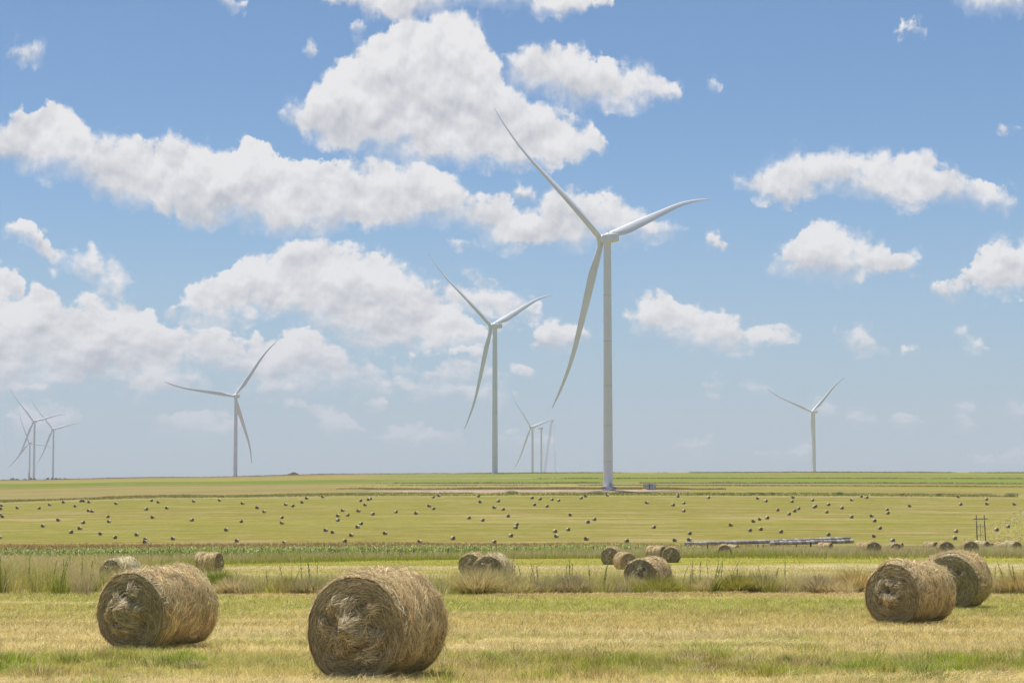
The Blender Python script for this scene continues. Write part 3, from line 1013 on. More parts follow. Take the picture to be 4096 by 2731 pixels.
        P[..., 1] -= .02
        Nn = np.zeros_like(P); Nn[..., 1] = -1; Nn[..., 2] = .5
        out.append(ribbons(P, Nn + r.normal(0, .3, (n, 1, 3)), w * r.uniform(.7, 1.4, n), straw_cols(n, r) * 1.15))
    # wisps standing off the outline
    n = max(30, n_side // 11)
    t0 = r.uniform(-.3, PI + .3, n); l0 = r.uniform(-L / 2, L / 2, n); s = np.linspace(0, 1, K)[None]
    ln = r.uniform(.06, .22, n)[:, None]; sg = np.where(r.random(n) < .5, -1, 1)[:, None]
    P = side_pt(t0[:, None] + sg * s * ln / R, l0[:, None] + s * ln * r.normal(0, .5, n)[:, None], .01 + s ** 1.5 * ln * r.uniform(.15, .7, n)[:, None])
    Nn = np.tile(np.array((0, 1., 0)), (n, K, 1)) + r.normal(0, .3, (n, 1, 3))
    out.append(ribbons(P, Nn, w * r.uniform(.5, .9, n), straw_cols(n, r) * 1.2))
    V, Fs, C = join(out)
    straw = mesh_np('loose_straw', V, Fs, M['straw'], C)
    # twine
    tws = []
    for l0 in ridges[:5]:
        tw = MB()
        a0 = r.uniform(0, 2 * PI); sp = r.uniform(.8, 2.4)
        t = np.linspace(a0, a0 + sp, 24)
        tw.tube(side_pt(t, np.full_like(t, l0), .016).tolist(), .004, 5)
        tws.append(tw.mesh('twine', M['twine'], True))
    return side, faces, straw, tws


def place_bale(meshes, label, loc, rz, group=None, scale=1.0, twine=False):
    side, faces, straw, tw = meshes
    t = thing('hay_bale', label, 'hay bale', loc, rz, group)
    t.scale = (scale,) * 3
    obj('side', side, t)
    for f in faces:
        obj('end_face', f, t)
    o = obj('loose_straw', straw, t); o['kind'] = 'stuff'
    if twine:
        for q in tw:
            obj('twine', q, t)
    return t


def az(px):
    return math.atan((px - CX) / F)


GB = 'big round hay bales on the mown grass'
# px centre, D of front, diameter, length, turn, name
for px, D, d, L, phi, seed, ns, nf, w, cl, hg, lab, tw in (
        (644, 33.4, 1.37, 1.60, -35, 11, 16000, 11000, .0075, 26, 500, 'big pale round bale lying alone, its long lit side toward the biggest bale', True),
        (1515, 26.3, 1.43, 1.42, -25, 23, 20000, 15000, .0066, 44, 1500, 'biggest hay bale, lumpy tangled face, straws hanging over its rim', False),
        (3632, 43.8, 1.37, 1.58, -29, 37, 14000, 9000, .0088, 16, 500, 'round bale with a pale tuft in its face centre, overlapping another bale', True),
        (3822, 54.4, 1.52, 1.40, -16, 41, 11000, 8000, .010, 8, 900, 'tall shaggy round bale half hidden behind the bale with a tuft', False),
        (3795, 62.5, 1.47, 1.40, 18, 53, 7000, 3000, .012, 4, 300, 'bale of which only the golden top shows over the shaggy bale', False)):
    ph = math.radians(phi) - az(px)
    Dc = D + L / 2 * math.cos(ph)
    place_bale(bale_parts(d, L, seed, ns, nf, w, cl, hg), lab, ground_at(px, Dc), ph, GB, twine=tw)

MV = [bale_parts(1.35, 1.45, 60 + k, 3600, 3000, .019, 8, 150, pale=(k == 1)) for k in range(3)]
GM = 'round hay bales scattered along the strip and the verge'
MID = [  # px, D, scale, turn, variant, label
    (492, 84, .90, -38, 1, 'whitish round bale sunk in tall grass behind the pale big bale'),
    (842, 127, .98, 62, 0, 'reddish round bale seen from its side, near the corn, away from others'),
    (1893, 112, .98, -14, 2, 'dark bale tucked behind the larger bale of the weedy pair'),
    (1972, 85, 1.0, -16, 1, 'pale topped bale of the weedy pair, tall plumes growing beside it'),
    (2445, 161, 1.09, -10, 2, 'dark faced bale at the back of the bunch of three'),
    (2498, 138, .93, 22, 0, 'middle bale of the bunch of three, pale rim round its face'),
    (2590, 73, .97, -24, 2, 'large low bale at the front of the bunch of three, deep in grass'),
    (2623, 176, 1.0, 58, 0, 'side-on pale bale at the verge behind the bale with a hooked swirl'),
    (2684, 167, 1.02, -4, 2, 'bale standing clear on the lane, dark hooked swirl in its face'),
    (2893, 190, .92, 5, 0, 'bale sunk to its top in verge grass below a fence post'),
    (2928, 246, .85, 60, 1, 'tiny bale top beside a thin fence post in the verge'),
    (3295, 232, .98, 66, 0, 'straw coloured side-on bale in front of the wrapped bale row'),
    (3452, 216, 1.0, 60, 0, 'side-on bale hidden behind the dark bale past the wrapped row'),
    (3484, 187, 1.0, 10, 2, 'dark faced bale past the end of the wrapped row, in verge grass'),
    (3579, 236, .95, 72, 0, 'small straw bale behind the arched half sunk bale'),
    (3573, 204, .92, 12, 1, 'arched pale rim of a half sunk bale, weeds round it'),
    (3717, 232, 1.02, 50, 0, 'lone tan bale seen from its side, above the shaggy bale'),
    (3772, 187, .99, 14, 2, 'round faced verge bale directly above the golden topped bale'),
    (3870, 186, 1.0, 12, 2, 'verge bale with a pale patch in its dark face, below the pylon'),
    (3918, 240, 1.03, 56, 1, 'whitish bale lying side-on at the foot of the pylon'),
    (3955, 300, .98, 10, 0, 'faint bale top behind the grass just past the pylon foot'),
    (3982, 330, .95, 70, 1, 'white bale sliver behind the faint bale top past the pylon'),
    (3998, 226, .95, 46, 0, 'half sunk bale touching the last big verge bale'),
    (4040, 214, 1.02, 40, 1, 'last big verge bale, greenish, beyond the pylon'),
    (4045, 310, .95, 68, 1, 'pale bale top behind the last big verge bale')]
for px, D, s, phi, v, lab in MID:
    ph = math.radians(phi) - az(px)
    p = ground_at(px, D + .6); p.z -= .03
    place_bale(MV[v], lab, p, ph, GM, s)


def far_bale_mesh(seed, face, side, L=1.3, end=.95):
    r = np.random.default_rng(seed)
    n = 24
    ls = np.array([-.5, -.46, -.25, 0, .25, .46, .5]) * L
    V = []; Fs = []; mi = []
    for l in ls:
        e = end if abs(l) > .48 * L else (.5 + end / 2 if abs(l) > .4 * L else 1.0)
        for k in range(n):
            q = 2 * PI * k / n
            R = .675 * e * (1 + r.normal(0, .012))
            z = math.sin(q) * R
            V.append((math.cos(q) * R * 1.03, l, max(z, -.60) + .60))
    for i in range(len(ls) - 1):
        for k in range(n):
            Fs.append((i * n + k, (i + 1) * n + k, (i + 1) * n + (k + 1) % n, i * n + (k + 1) % n)); mi.append(0)
    for i, sgn in ((0, -1), (len(ls) - 1, 1)):
        c = len(V); V.append((0, ls[i] + sgn * .05, .60))
        for k in range(n):
            a, b = i * n + k, i * n + (k + 1) % n
            Fs.append((a, b, c) if sgn < 0 else (b, a, c)); mi.append(1)
    me = bpy.data.meshes.new('far_hay_bale')
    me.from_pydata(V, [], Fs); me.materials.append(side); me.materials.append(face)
    me.polygons.foreach_set('material_index', mi)
    me.polygons.foreach_set('use_smooth', [m == 0 for m in mi])
    me.update()
    return me


S = 3.36
FARB = []
for off, pts in (
    (0, [(22, 237), (10, 281), (0, 358), (33, 385), (232, 268), (524, 272), (668, 226), (852, 193), (1083, 176), (1124, 176), (1194, 190), (1010, 245), (1562, 211), (1192, 307), (1239, 316), (2035, 171), (2126, 191), (1965, 287), (2243, 270), (1449, 386), (783, 432), (1114, 466), (1466, 452), (2049, 395), (577, 511), (1073, 544), (954, 594), (1348, 615), (1545, 664), (1837, 628), (1953, 690), (1946, 727), (2325, 680), (-2, 663)]),
    (700, [(251, 179), (600, 167), (909, 207), (1104, 266), (1199, 319), (1489, 225), (1582, 242), (1707, 193), (1770, 140), (1988, 121), (225, 431), (889, 450), (1437, 397), (1437, 470), (2254, 303), (2190, 375), (2320, 364), (2186, 433), (689, 564), (2027, 570), (2116, 594), (832, 708), (1468, 737), (2280, 711)]),
    (1400, [(143, 171), (247, 158), (270, 147), (203, 228), (115, 310), (304, 351), (1117, 123), (1196, 104), (1726, 111), (1749, 189), (1993, 178), (617, 322), (889, 340), (1066, 243), (1124, 278), (1941, 264), (2058, 286), (1598, 403), (1782, 433), (2125, 379), (147, 480), (104, 525), (2240, 490), (2224, 531), (471, 609), (18, 635), (939, 721), (1381, 678), (2160, 641), (1937, 724)]),
    (2100, [(94, 135), (200, 150), (363, 157), (452, 169), (754, 136), (814, 110), (1110, 98), (126, 226), (295, 247), (609, 362), (845, 459), (931, 423), (402, 584), (422, 648), (579, 559), (825, 684), (1367, 711), (1640, 200), (1988, 231), (2052, 92), (2055, 116), (2132, 204), (2133, 308), (1731, 528), (2212, 611), (2012, 703), (2209, 696)]),
    (2700, [(450, 131), (1112, 141), (1222, 176), (1587, 129), (1572, 184), (1845, 165), (1867, 258), (1887, 248), (2062, 225), (2243, 271), (2039, 324), (1660, 277), (1608, 310), (1380, 297), (1532, 350), (1055, 449), (1139, 420), (1238, 403), (751, 499), (1009, 569), (1151, 555), (1423, 588), (2062, 627)]),
    (3396, [(166, 114), (239, 129), (38, 162), (33, 390), (512, 292), (522, 338), (305, 378), (343, 442), (415, 540), (336, 647), (587, 707), (816, 243), (1470, 119), (1500, 222), (1848, 155), (1855, 216), (2222, 219), (1438, 583), (1423, 676), (1982, 563), (2135, 519)])):
    for X, Y in pts:
        FARB.append((off + X / S, 1950 + Y / S))

MARKS = [(124, 'the turbine trio'), (940, 'the slim lone turbine'), (1176, 'the soil mound'), (1979, 'the second tallest turbine'), (2195, 'the crane'), (2432, 'the tallest turbine'),
         (2600, 'the grey crate'), (3257, 'the bent bladed turbine'), (3922, 'the pylon')]


def band_of(y):
    return 'back' if y < 2018 else 'upper middle' if y < 2055 else 'lower middle' if y < 2105 else 'front'


rl = rank_labels([(i, p[0], band_of(p[1])) for i, p in enumerate(FARB)], MARKS)
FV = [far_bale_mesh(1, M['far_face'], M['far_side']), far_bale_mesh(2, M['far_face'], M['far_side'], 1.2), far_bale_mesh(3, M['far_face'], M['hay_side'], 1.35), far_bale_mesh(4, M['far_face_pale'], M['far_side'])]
for i, (px, py) in enumerate(FARB):
    base = py + 6
    for _ in range(3):
        p = hit(px, base, 655, 1015)
        base = py + .46 * 1.32 * F / p.y
    p = hit(px, base, 655, 1015)
    o_, a, b = rl[i]
    bd = band_of(py)
    v = 0 if rng.random() < .45 else 1 if rng.random() < .5 else 2
    if i in (152, 153, 155, 156, 150): v = 3
    sgn = -1 if rng.random() < np.interp(px, [0, 1500, 2500, 4096], [.75, .6, .3, .12]) else 1
    ph = math.radians(sgn * rng.uniform(12, 42))
    o = obj('hay_bale', FV[v], None, p)
    o.rotation_euler = (0, 0, ph - az(px))
    o.scale = (rng.uniform(.94, 1.06),) * 3
    f = {'back': 'far field back', 'upper middle': 'far field upper middle', 'lower middle': 'far field lower middle', 'front': 'far field front'}[bd]
    tag(o, f'{f} bale, {o_} from {a[4:]} toward {b[4:]}', 'hay bale', 'small round bales scattered over the far field')


# long rows of wrapped bales
def wrapped_rows():
    meshes = []
    for k, m in enumerate((M['wrap'], M['wrap_grey'], M['wrap_brown'])):
        me = far_bale_mesh(20 + k, m, m, 1.70, .66)
        meshes.append(me)
    G = 'bales wrapped end to end in two long rows'

    def row(x0, y0, x1, y1, pat, name):
        P = [hit(x0, y0, 655, 1000), hit(x1, y1, 655, 1000)]
        n = int((P[1] - P[0]).length / 1.74)
        rest = {}
        for i in range(n):
            q = P[0].lerp(P[1], (i + .5) / n)
            q.z = float(hgt(q.x, q.y))
            j = n - 1 - i
            br = pat[j] == 'b' if j < len(pat) else (j % 7 == 3)
            o = obj('wrapped_bale', meshes[2 if br else int(rng.integers(0, 2))], None, q)
            o.rotation_euler = (0, 0, math.atan2(P[1].y - P[0].y, P[1].x - P[0].x) - PI / 2)
            s = 1.02 * rng.uniform(.97, 1.03); o.scale = (s, 1.0, s * rng.uniform(.94, 1.05))
            c = 'brown' if br else 'white'
            if j < 20:
                lab = f'{c} wrapped bale, {ORD[j + 1]} from the pylon end of the {name} row'
            else:
                lab = f'{c} wrapped bale toward the corn end of the {name} row, {ORD[i + 1] if i < 19 else "mid"} from that end'
                if i >= 19:
                    lab = f'{c} wrapped bale midway along the {name} row'
            tag(o, lab, 'wrapped bale', G + (', midway' if 'midway' in lab else ''))
    row(2740, 2182, 3401, 2159, 'bbwwbwwwwbwwbwbbwbw', 'rear')
    row(3080, 2179, 3414, 2170.5, 'wbwwbwwbbwwb', 'front')


wrapped_rows()


# ------------------------------------------------------------------ wind turbines
RB = 92.8


def blade_mesh(pitch=0.0):
    r0 = 1.6
    ns, k = 44, 18
    V = []
    for i in range(ns):
        t = i / (ns - 1)
        r = r0 + (RB - r0) * t
        c = np.interp(t, [0, .03, .10, .20, .35, .55, .75, .90, .97, 1.0], [3.3, 3.3, 4.2, 5.4, 4.6, 3.3, 2.2, 1.45, .9, .25])
        th = np.interp(t, [0, .04, .12, .22, .4, .7, 1], [3.3, 3.25, 2.7, 2.0, 1.25, .6, .05])
        circ = np.interp(t, [0, .05, .18, 1], [1, .9, 0, 0])
        be = math.radians(pitch + 11 * (1 - t) ** 2 - 3)
        oy = -(1.6 * t ** 2 + 4.6 * max(0, (t - .62) / .38) ** 2.0)
        oz = -10.0 * t ** 1.35
        for j in range(k):
            q = 2 * PI * j / k
            xx = math.cos(q)                     # +1 leading edge, -1 trailing edge
            a = (xx * .5 + .5)
            yc = (xx * .5) * c * circ + (a - .68) * c * (1 - circ)
            prof = math.sin(q)
            shape = prof * (1 if circ > .99 else (circ + (1 - circ) * (abs(a) ** .45 * .95 + .05)))
            zc = shape * th * .5
            y = yc * math.cos(be) + zc * math.sin(be)
            z = -yc * math.sin(be) + zc * math.cos(be)       # positive pitch turns the leading edge upwind
            V.append((r, y + oy, z + oz))
    Fs = []
    for i in range(ns - 1):
        for j in range(k):
            Fs.append((i * k + j, (i + 1) * k + j, (i + 1) * k + (j + 1) % k, i * k + (j + 1) % k))
    Fs.append(tuple((ns - 1) * k + j for j in range(k))); Fs.append(tuple(range(k))[::-1])
    me = bpy.data.meshes.new('blade'); me.from_pydata(V, [], Fs); me.materials.append(M['turbine'])
    me.polygons.foreach_set('use_smooth', [True] * (len(Fs) - 2) + [False] * 2); me.update()
    return me


def lathe(name, prof, m, n=48, axis='z', smooth=True):
    V = []; Fs = []
    for r, z in prof:
        for k in range(n):
            q = 2 * PI * k / n
            V.append((r * math.cos(q), r * math.sin(q), z) if axis == 'z' else (r * math.cos(q), z, r * math.sin(q)))
    for i in range(len(prof) - 1):
        for k in range(n):
            f = (i * n + k, i * n + (k + 1) % n, (i + 1) * n + (k + 1) % n, (i + 1) * n + k)
            Fs.append(f if axis == 'z' else f[::-1])
    me = bpy.data.meshes.new(name); me.from_pydata(V, [], Fs); me.materials.append(m)
    me.polygons.foreach_set('use_smooth', [smooth] * len(Fs)); me.update()
    return me


def nacelle_mesh():
    # local: +Y points to the hub. cross sections along y
    V = []; Fs = []
    secs = [(-7.0, 2.0, -1.55, 1.85), (-6.75, 2.12, -1.75, 2.0), (-3.6, 2.15, -2.15, 2.12), (1.2, 2.15, -2.15, 2.1), (2.2, 1.9, -1.9, 1.85)]
    for y, w, z0, z1 in secs:
        c = .28
        V += [(-w + c, y, z0), (w - c, y, z0), (w, y, z0 + c), (w, y, z1 - c), (w - c, y, z1), (0, y, z1 + .12), (-w + c, y, z1), (-w, y, z1 - c), (-w, y, z0 + c)]
    n = 9
    for i in range(len(secs) - 1):
        for k in range(n):
            Fs.append((i * n + k, (i + 1) * n + k, (i + 1) * n + (k + 1) % n, i * n + (k + 1) % n))
    Fs.append(tuple(range(n))); Fs.append(tuple((len(secs) - 1) * n + k for k in range(n))[::-1])
    me = bpy.data.meshes.new('nacelle'); me.from_pydata(V, [], Fs); me.materials.append(M['turbine']); me.update()
    return me


BL = {}


def blade(p):
    if p not in BL:
        BL[p] = blade_mesh(p)
    return BL[p]


NAC = nacelle_mesh()
HUB = lathe('hub', [(0.01, -2.6), (1.5, -2.5), (2.0, -1.8), (2.15, -.6), (2.15, .8), (1.8, 1.9), (1.1, 2.6), (.4, 2.95), (0.01, 3.0)], M['turbine'], 32, 'y')
_m = MB()
for bx, by, hh in ((-.6, -1.6, 1.9), (.7, -4.4, 1.6)):
    _m.tube([(bx, by, 2.0), (bx, by, 2.1 + hh)], .12, 6)
    _m.tube([(bx - .5, by, 2.1 + hh * .62), (bx + .5, by, 2.1 + hh * .62)], .05, 6)
    for s_ in (-.5, .5):
        _m.tube([(bx + s_, by, 2.1 + hh * .62), (bx + s_, by, 2.1 + hh * .95)], .08, 6)
_m.box((0, -2.8, 2.3), (1.5, 1.8, .35))
MAST = _m.mesh('weather_mast', M['steel'])


def tower_mesh(H, detail):
    def R(z): return np.interp(z / H, [0, .25, .6, 1], [2.55, 2.45, 2.22, 1.96])
    me = lathe('tower', [(R(H * q), H * q) for q in (0, .25, .6, 1)], M['tower'], 48)
    return me, [(R(H * q), H * q) for q in (.115, .26, .42, .60, .785)] if detail else []


GT = 'wind turbines standing over the fields'


def turbine(label, bpx, hub_py, D, psi, th0, rotor=True, flip=False, base_py=None, pitch=(28, -24, -8)):
    b = ground_at(bpx, D)
    b.x = at(bpx, base_py or 1890, D).x
    b.z = float(hgt(b.x, D)) - .1
    a = math.radians(psi) - az(bpx)              # axis angle to the left of +Y
    if flip:
        a = a + PI
    hub_z = at(bpx, hub_py, D + 3.5).z
    t = thing('wind_turbine', label, 'wind turbine', b, 0, GT)
    H = hub_z - 2.0 - b.z
    tm, rings = tower_mesh(H, D < 3000)
    tw = obj('tower', tm, t)
    for r_, z_ in rings:
        obj('joint_ring', lathe('joint_ring', [(r_ - .05, z_ - .11), (r_ + .025, z_ - .10), (r_ + .025, z_ + .10), (r_ - .05, z_ + .11)], M['ring'], 48, smooth=False), tw)
    tilt = math.radians(5)
    na = obj('nacelle', NAC, t, (0, 0, H + 2.0)); na.rotation_euler = (0, 0, a)
    obj('weather_mast', MAST, na)
    axis = Vector((-math.sin(a) * math.cos(tilt), math.cos(a) * math.cos(tilt), math.sin(tilt)))
    if not rotor:
        hb = obj('hub_flange', lathe('hub_flange', [(0.01, -.8), (1.5, -.8), (1.5, .8), (0.01, .8)], M['dark'], 24, 'y'), t, (Vector((0, 0, H + 2.0)) + axis * 3.0))
        hb.rotation_euler = (0, 0, a)
        return t
    e1 = Vector((math.cos(a), math.sin(a), 0))
    e2 = Vector((math.sin(a) * math.sin(tilt), -math.cos(a) * math.sin(tilt), math.cos(tilt)))
    hp = Vector((0, 0, H + 2.0)) + axis * 4.9
    hb = obj('hub', HUB, t); hb.matrix_basis = Matrix.Translation(hp) @ Matrix((e1, axis, e2)).transposed().to_4x4()
    for k in range(3):
        th = math.radians(th0 + 7.5 + 120 * k)
        bd = e1 * math.cos(th) + e2 * math.sin(th)
        tg = -e1 * math.sin(th) + e2 * math.cos(th)
        o = obj('blade', blade(pitch[k]), t)
        o.matrix_basis = Matrix.Translation(hp) @ Matrix((bd, tg, -axis)).transposed().to_4x4()
    return t


T1 = turbine('tallest wind turbine, white, ring of black fans round its foot by the dirt road', 2432.5, 958, 1048, 42, 14.5, base_py=1957)
turbine('second tallest grey wind turbine, left of the tallest, with blades at matching angles'.replace('left of', 'beside'), 1979.4, 1306, 1739, 45.5, 17)
turbine('slim lone wind turbine with one blade stretched level and one hanging behind its tower', 941.5, 1585, 2531, 23, 46.5, pitch=(18, -12, -8))
turbine('grey wind turbine alone in clear sky, its third blade hidden by its tower', 3257.6, 1648, 3199, 40, 34, pitch=(18, -16, -8))
turbine('small white wind turbine next to the bladeless tower and the crane', 2130, 1708.4, 4017, 50, 6)
turbine('tall bluish turbine in the middle of the crossing trio', 135.6, 1685, 4260, 34, 6)
turbine('bluish turbine of the trio that stands apart, nearer the slim lone turbine', 212, 1716.6, 4894, 33.5, 6)
turbine('palest and lowest turbine of the trio, red mast at its foot', 118, 1771.5, 5599, 35, -13)
turbine('unfinished turbine tower with a bare nacelle and no blades beside the crane', 2165.5, 1713.5, 4700, 60, 0, rotor=False, flip=True)


def turbine_foot():
    # fittings round the foot of the tallest turbine, children of it
    t = T1
    m = MB(); m.tube([(0, 0, -.2), (0, 0, .9)], [3.3, 3.3], 40); obj('foundation', m.mesh('foundation', M['concrete']), t)
    # pedestal with sloped front (cable housing) facing the road
    m = MB()
    V = [(-.4, -3.6, .2), (2.6, -3.6, .2), (2.6, -2.0, .2), (-.4, -2.0, .2), (-.1, -2.9, 2.3), (2.0, -2.9, 2.3), (2.0, -2.0, 2.3), (-.1, -2.0, 2.3)]
    m.add(V, [(0, 1, 5, 4), (1, 2, 6, 5), (2, 3, 7, 6), (3, 0, 4, 7), (4, 5, 6, 7), (3, 2, 1, 0)])
    obj('cable_housing', m.mesh('cable_housing', M['white']), t)
    m = MB()
    for sx in (2.15, 3.0):
        m.tube([(sx, -4.6, .1), (sx - .7, -2.5, 2.6)], .06, 6); m.tube([(sx, -4.6, 1.1), (sx - .7, -2.5, 3.6)], .05, 6)
        m.tube([(sx, -4.6, .1), (sx, -4.6, 1.1)], .05, 6); m.tube([(sx - .7, -2.5, 2.6), (sx - .7, -2.5, 3.6)], .05, 6)
    for k in range(9):
        f = k / 8
        m.box((2.58 - .7 * f, -4.6 + 2.1 * f, .15 + 2.45 * f), (.9, .28, .05))
    obj('stair', m.mesh('stair', M['steel']), t)
    m = MB(); m.box((1.4, -2.42, 3.0), (.95, .2, 2.0)); obj('door', m.mesh('door', M['steel']), t)
    m = MB(); m.box((1.3, -2.9, 2.55), (2.4, 1.0, .1))
    for sx in (.1, 2.5):
        m.tube([(sx, -3.35, 2.6), (sx, -3.35, 3.7)], .05, 6)
    m.tube([(.1, -3.35, 3.7), (2.5, -3.35, 3.7)], .05, 6)
    obj('platform', m.mesh('platform', M['steel']), t)
    m = MB()
    for x, z in ((1.9, 5.6), (1.1, 4.9), (1.9, 4.6), (1.0, 4.0)):
        m.box((x, -math.sqrt(2.56 ** 2 - x * x) - .06, z), (.28, .2, .22))
    obj('wall_box', m.mesh('wall_box', M['dark']), t)
    for side, ang in ((-1, -38), (1, 62)):
        R = Matrix.Rotation(math.radians(ang), 4, 'Z')
        m = MB()
        c = Vector((0, -3.55, 1.35))
        m.box(c, (3.3 if side < 0 else 3.0, .9, 1.25)); m.box((0, -3.5, .35), (3.0, .5, .7))
        u = obj('cooler_unit', m.mesh('cooler_unit', M['white']), t); u.matrix_basis = R
        for k in (-1, 0, 1):
            f = MB()
            f.tube([(k * 1.02, -4.0, 1.35), (k * 1.02, -4.22, 1.35)], [.46, .46], 20)
            fo = obj('fan', f.mesh('fan', M['rubber']), u)
            f = MB(); f.tube([(k * 1.02, -4.22, 1.35), (k * 1.02, -4.3, 1.35)], [.17, .15], 12)
            obj('fan_hub', f.mesh('fan_hub', M['white']), u)


turbine_foot()


# ------------------------------------------------------------------ crate and yellow cover by the tallest turbine
def crate():
    p = hit(2599, 1958, 1000, 1200)
    t = thing('shipping_crate', 'grey steel shipping crate with open framed middle, near the tallest turbine', 'crate', p)
    W, H, Dp = 6.55, 3.0, 2.4
    m = MB(); m.box((-W / 2 + .85, -Dp / 2, H / 2), (1.7, .1, H)); 
    for k in range(6): m.box((-W / 2 + .2 + k * .28, -Dp / 2 - .07, H / 2), (.06, .05, H))
    obj('side_panel', m.mesh('side_panel', M['steel']), t)
    m = MB(); m.box((W / 2 - .72, -Dp / 2, H / 2), (1.44, .1, H)); obj('side_panel', m.mesh('side_panel', M['steel']), t)
    m = MB(); m.box((0, Dp / 2, H / 2), (W, .1, H)); obj('back_panel', m.mesh('back_panel', M['dark']), t)
    m = MB(); m.box((0, 0, .1), (W, Dp, .2)); obj('floor_pan', m.mesh('floor_pan', M['steel']), t)
    m = MB()
    for x in (-W / 2 + 1.75, .35, W / 2 - 1.5):
        m.box((x, -Dp / 2, H / 2 + .05), (.14, .14, H))
    for z in (.95, 1.95):
        m.box((.15, -Dp / 2, z), (3.4, .12, .14))
    m.box((0, -Dp / 2, H + .05), (W, .16, .18)); m.box((0, Dp / 2, H + .05), (W, .16, .18))
    for x in (-W / 2, W / 2): m.box((x, 0, H + .05), (.16, Dp, .18))
    obj('frame', m.mesh('frame', M['white']), t)
    for x in (-.9, 1.05):
        for z in (.32, 1.05, 2.1):
            m = MB(); m.box((x, -Dp / 2 + .5, z + .33), (.95, .8, .55)); obj('stowed_box', m.mesh('stowed_box', M['steel']), t)
    q = hit(2577, 1959, 1000, 1200)
    m = MB(); m.add(*_heap(3.6, 1.0, .5, 5)); 
    o = obj('folded_tarpaulin', m.mesh('folded_tarpaulin', M['yellow'], True), None, q + Vector((0, -1.6, 0)))
    tag(o, 'crumpled yellow tarpaulin lying at the foot of the grey crate', 'tarpaulin')


def _heap(lx, ly, h, seed, n=18):
    V = [(0, 0, h)]; Fs = []
    rings = 6
    for i in range(1, rings + 1):
        for k in range(n):
            q = 2 * PI * k / n; rr = i / rings
            j = 1 + .25 * (vnoise(q * 2 + seed * 7, rr * 3, seed) - .5)
            V.append((lx / 2 * rr * j * math.cos(q), ly / 2 * rr * j * math.sin(q), h * (1 - rr ** 1.6) * (.6 + .8 * float(vnoise(k * .7, rr * 4, seed + 1))) - .08 * rr))
    for k in range(n):
        Fs.append((0, 1 + k, 1 + (k + 1) % n))
        for i in range(rings - 1):
            a = 1 + i * n + k; b = 1 + i * n + (k + 1) % n
            Fs.append((a, a + n, b + n, b))
    return V, Fs


crate()
_q = ground_at(1176, 1795)
_m = MB(); _m.add(*_heap(13, 6, 2.3, 9, 24))
tag(obj('soil_mound', _m.mesh('soil_mound', M['soil'], True), None, _q - Vector((0, 0, .1))), 'low dark mound of soil breaking the ridge line', 'mound')


# ------------------------------------------------------------------ lattice crane and mast
def lattice(p0, p1, w0, w1, n, chord, brace, reds=True):
    """returns (white MB, red MB) of a four-chord lattice from p0 to p1"""
    A = MB(); B = MB()
    p0 = np.array(p0, float); p1 = np.array(p1, float)
    t = (p1 - p0) / np.linalg.norm(p1 - p0)
    u = np.cross(t, (0, 1, 0)); u /= np.linalg.norm(u); v = np.cross(t, u)
    prev = None
    for i in range(n + 1):
        f = i / n
        c = p0 + (p1 - p0) * f; w = w0 + (w1 - w0) * f
        q = [c + (sx * u + sy * v) * w / 2 for sx, sy in ((-1, -1), (1, -1), (1, 1), (-1, 1))]
        if prev is not None:
            tgt = B if (i % 2 and reds) else A
            for k in range(4):
                tgt.tube([prev[k], q[k]], chord, 4, False)
                B.tube([prev[k], q[(k + 1) % 4]], brace, 4, False)
                A.tube([prev[(k + 1) % 4], q[k]], brace, 4, False)
        prev = q
    return A, B


def crane():
    D = 4600
    b = at(2176, 1893, D); b.z = float(hgt(b.x, D))
    t = thing('lattice_crane', 'tall red and white lattice boom crane leaning beside the bladeless tower', 'crane', b)
    f0 = np.array((0, 0, 0.)); f0[2] = 2
    top = at(2206.5, 1688, D) - b; tip = at(2215.5, 1676.5, D) - b
    A, B = lattice(f0, top, 4.2, 3.6, 34, .24, .16)
    obj('boom', A.mesh('boom', M['white']), t); obj('boom_panel', B.mesh('boom_panel', M['red']), t)
    A, B = lattice(top, tip, 2.4, 1.0, 4, .26, .2)
    for v in A.v: pass
    B.v += A.v; off = sum(len(x) for x in B.v[:-len(A.v)]); B.f += [[i + off for i in f] for f in A.f]
    obj('jib', B.mesh('jib', M['red']), t)
    m = MB()
    pa = at(2180, 1798, D) - b; pb = at(2199, 1714, D) - b; pc = at(2153, 1893, D) - b
    m.tube([pb, pa, pc], .14, 4); m.tube([pa, at(2188, 1801, D) - b], .22, 4)
    obj('pendant_line', m.mesh('pendant_line', M['steel']), t)
    m = MB(); h0 = at(2216.5, 1678, D) - b; h1 = Vector((h0.x, h0.y, 6))
    m.tube([h0, h1], .22, 4); obj('hoist_line', m.mesh('hoist_line', M['steel']), t)
    m = MB(); m.box((0, 1, 1.5), (9, 12, 3)); m.box((-3, 6, 4), (6, 6, 3)); obj('crawler_base', m.mesh('crawler_base', M['red']), t)
    # second thin mast
    p = at(2222, 1893, 4700); p.z = float(hgt(p.x, 4700))
    tp = at(2222, 1806, 4700)
    m = MB(); m.tube([(0, 0, 0), (0, 0, tp.z - p.z)], .22, 6)
    for k in range(12):
        m.box((0, 0, (tp.z - p.z) * (k + 1) / 12.5), (.7, .7, .12))
    tag(obj('met_mast', m.mesh('met_mast', M['steel']), None, p), 'hair thin grey mast standing just past the crane hook line', 'mast')
    # red mast at the foot of the palest turbine of the trio
    p = at(115.5, 1918, 5560); p.z = float(hgt(p.x, 5560))
    tp = at(115.3, 1889, 5560)
    t = thing('lattice_mast', 'short red and white lattice mast at the foot of the palest trio turbine', 'mast', p)
    A, B = lattice((0, 0, 0), (0, 0, tp.z - p.z), 2.6, 2.6, 9, .4, .3)
    obj('white_section', A.mesh('white_section', M['white']), t); obj('red_section', B.mesh('red_section', M['red']), t)


crane()


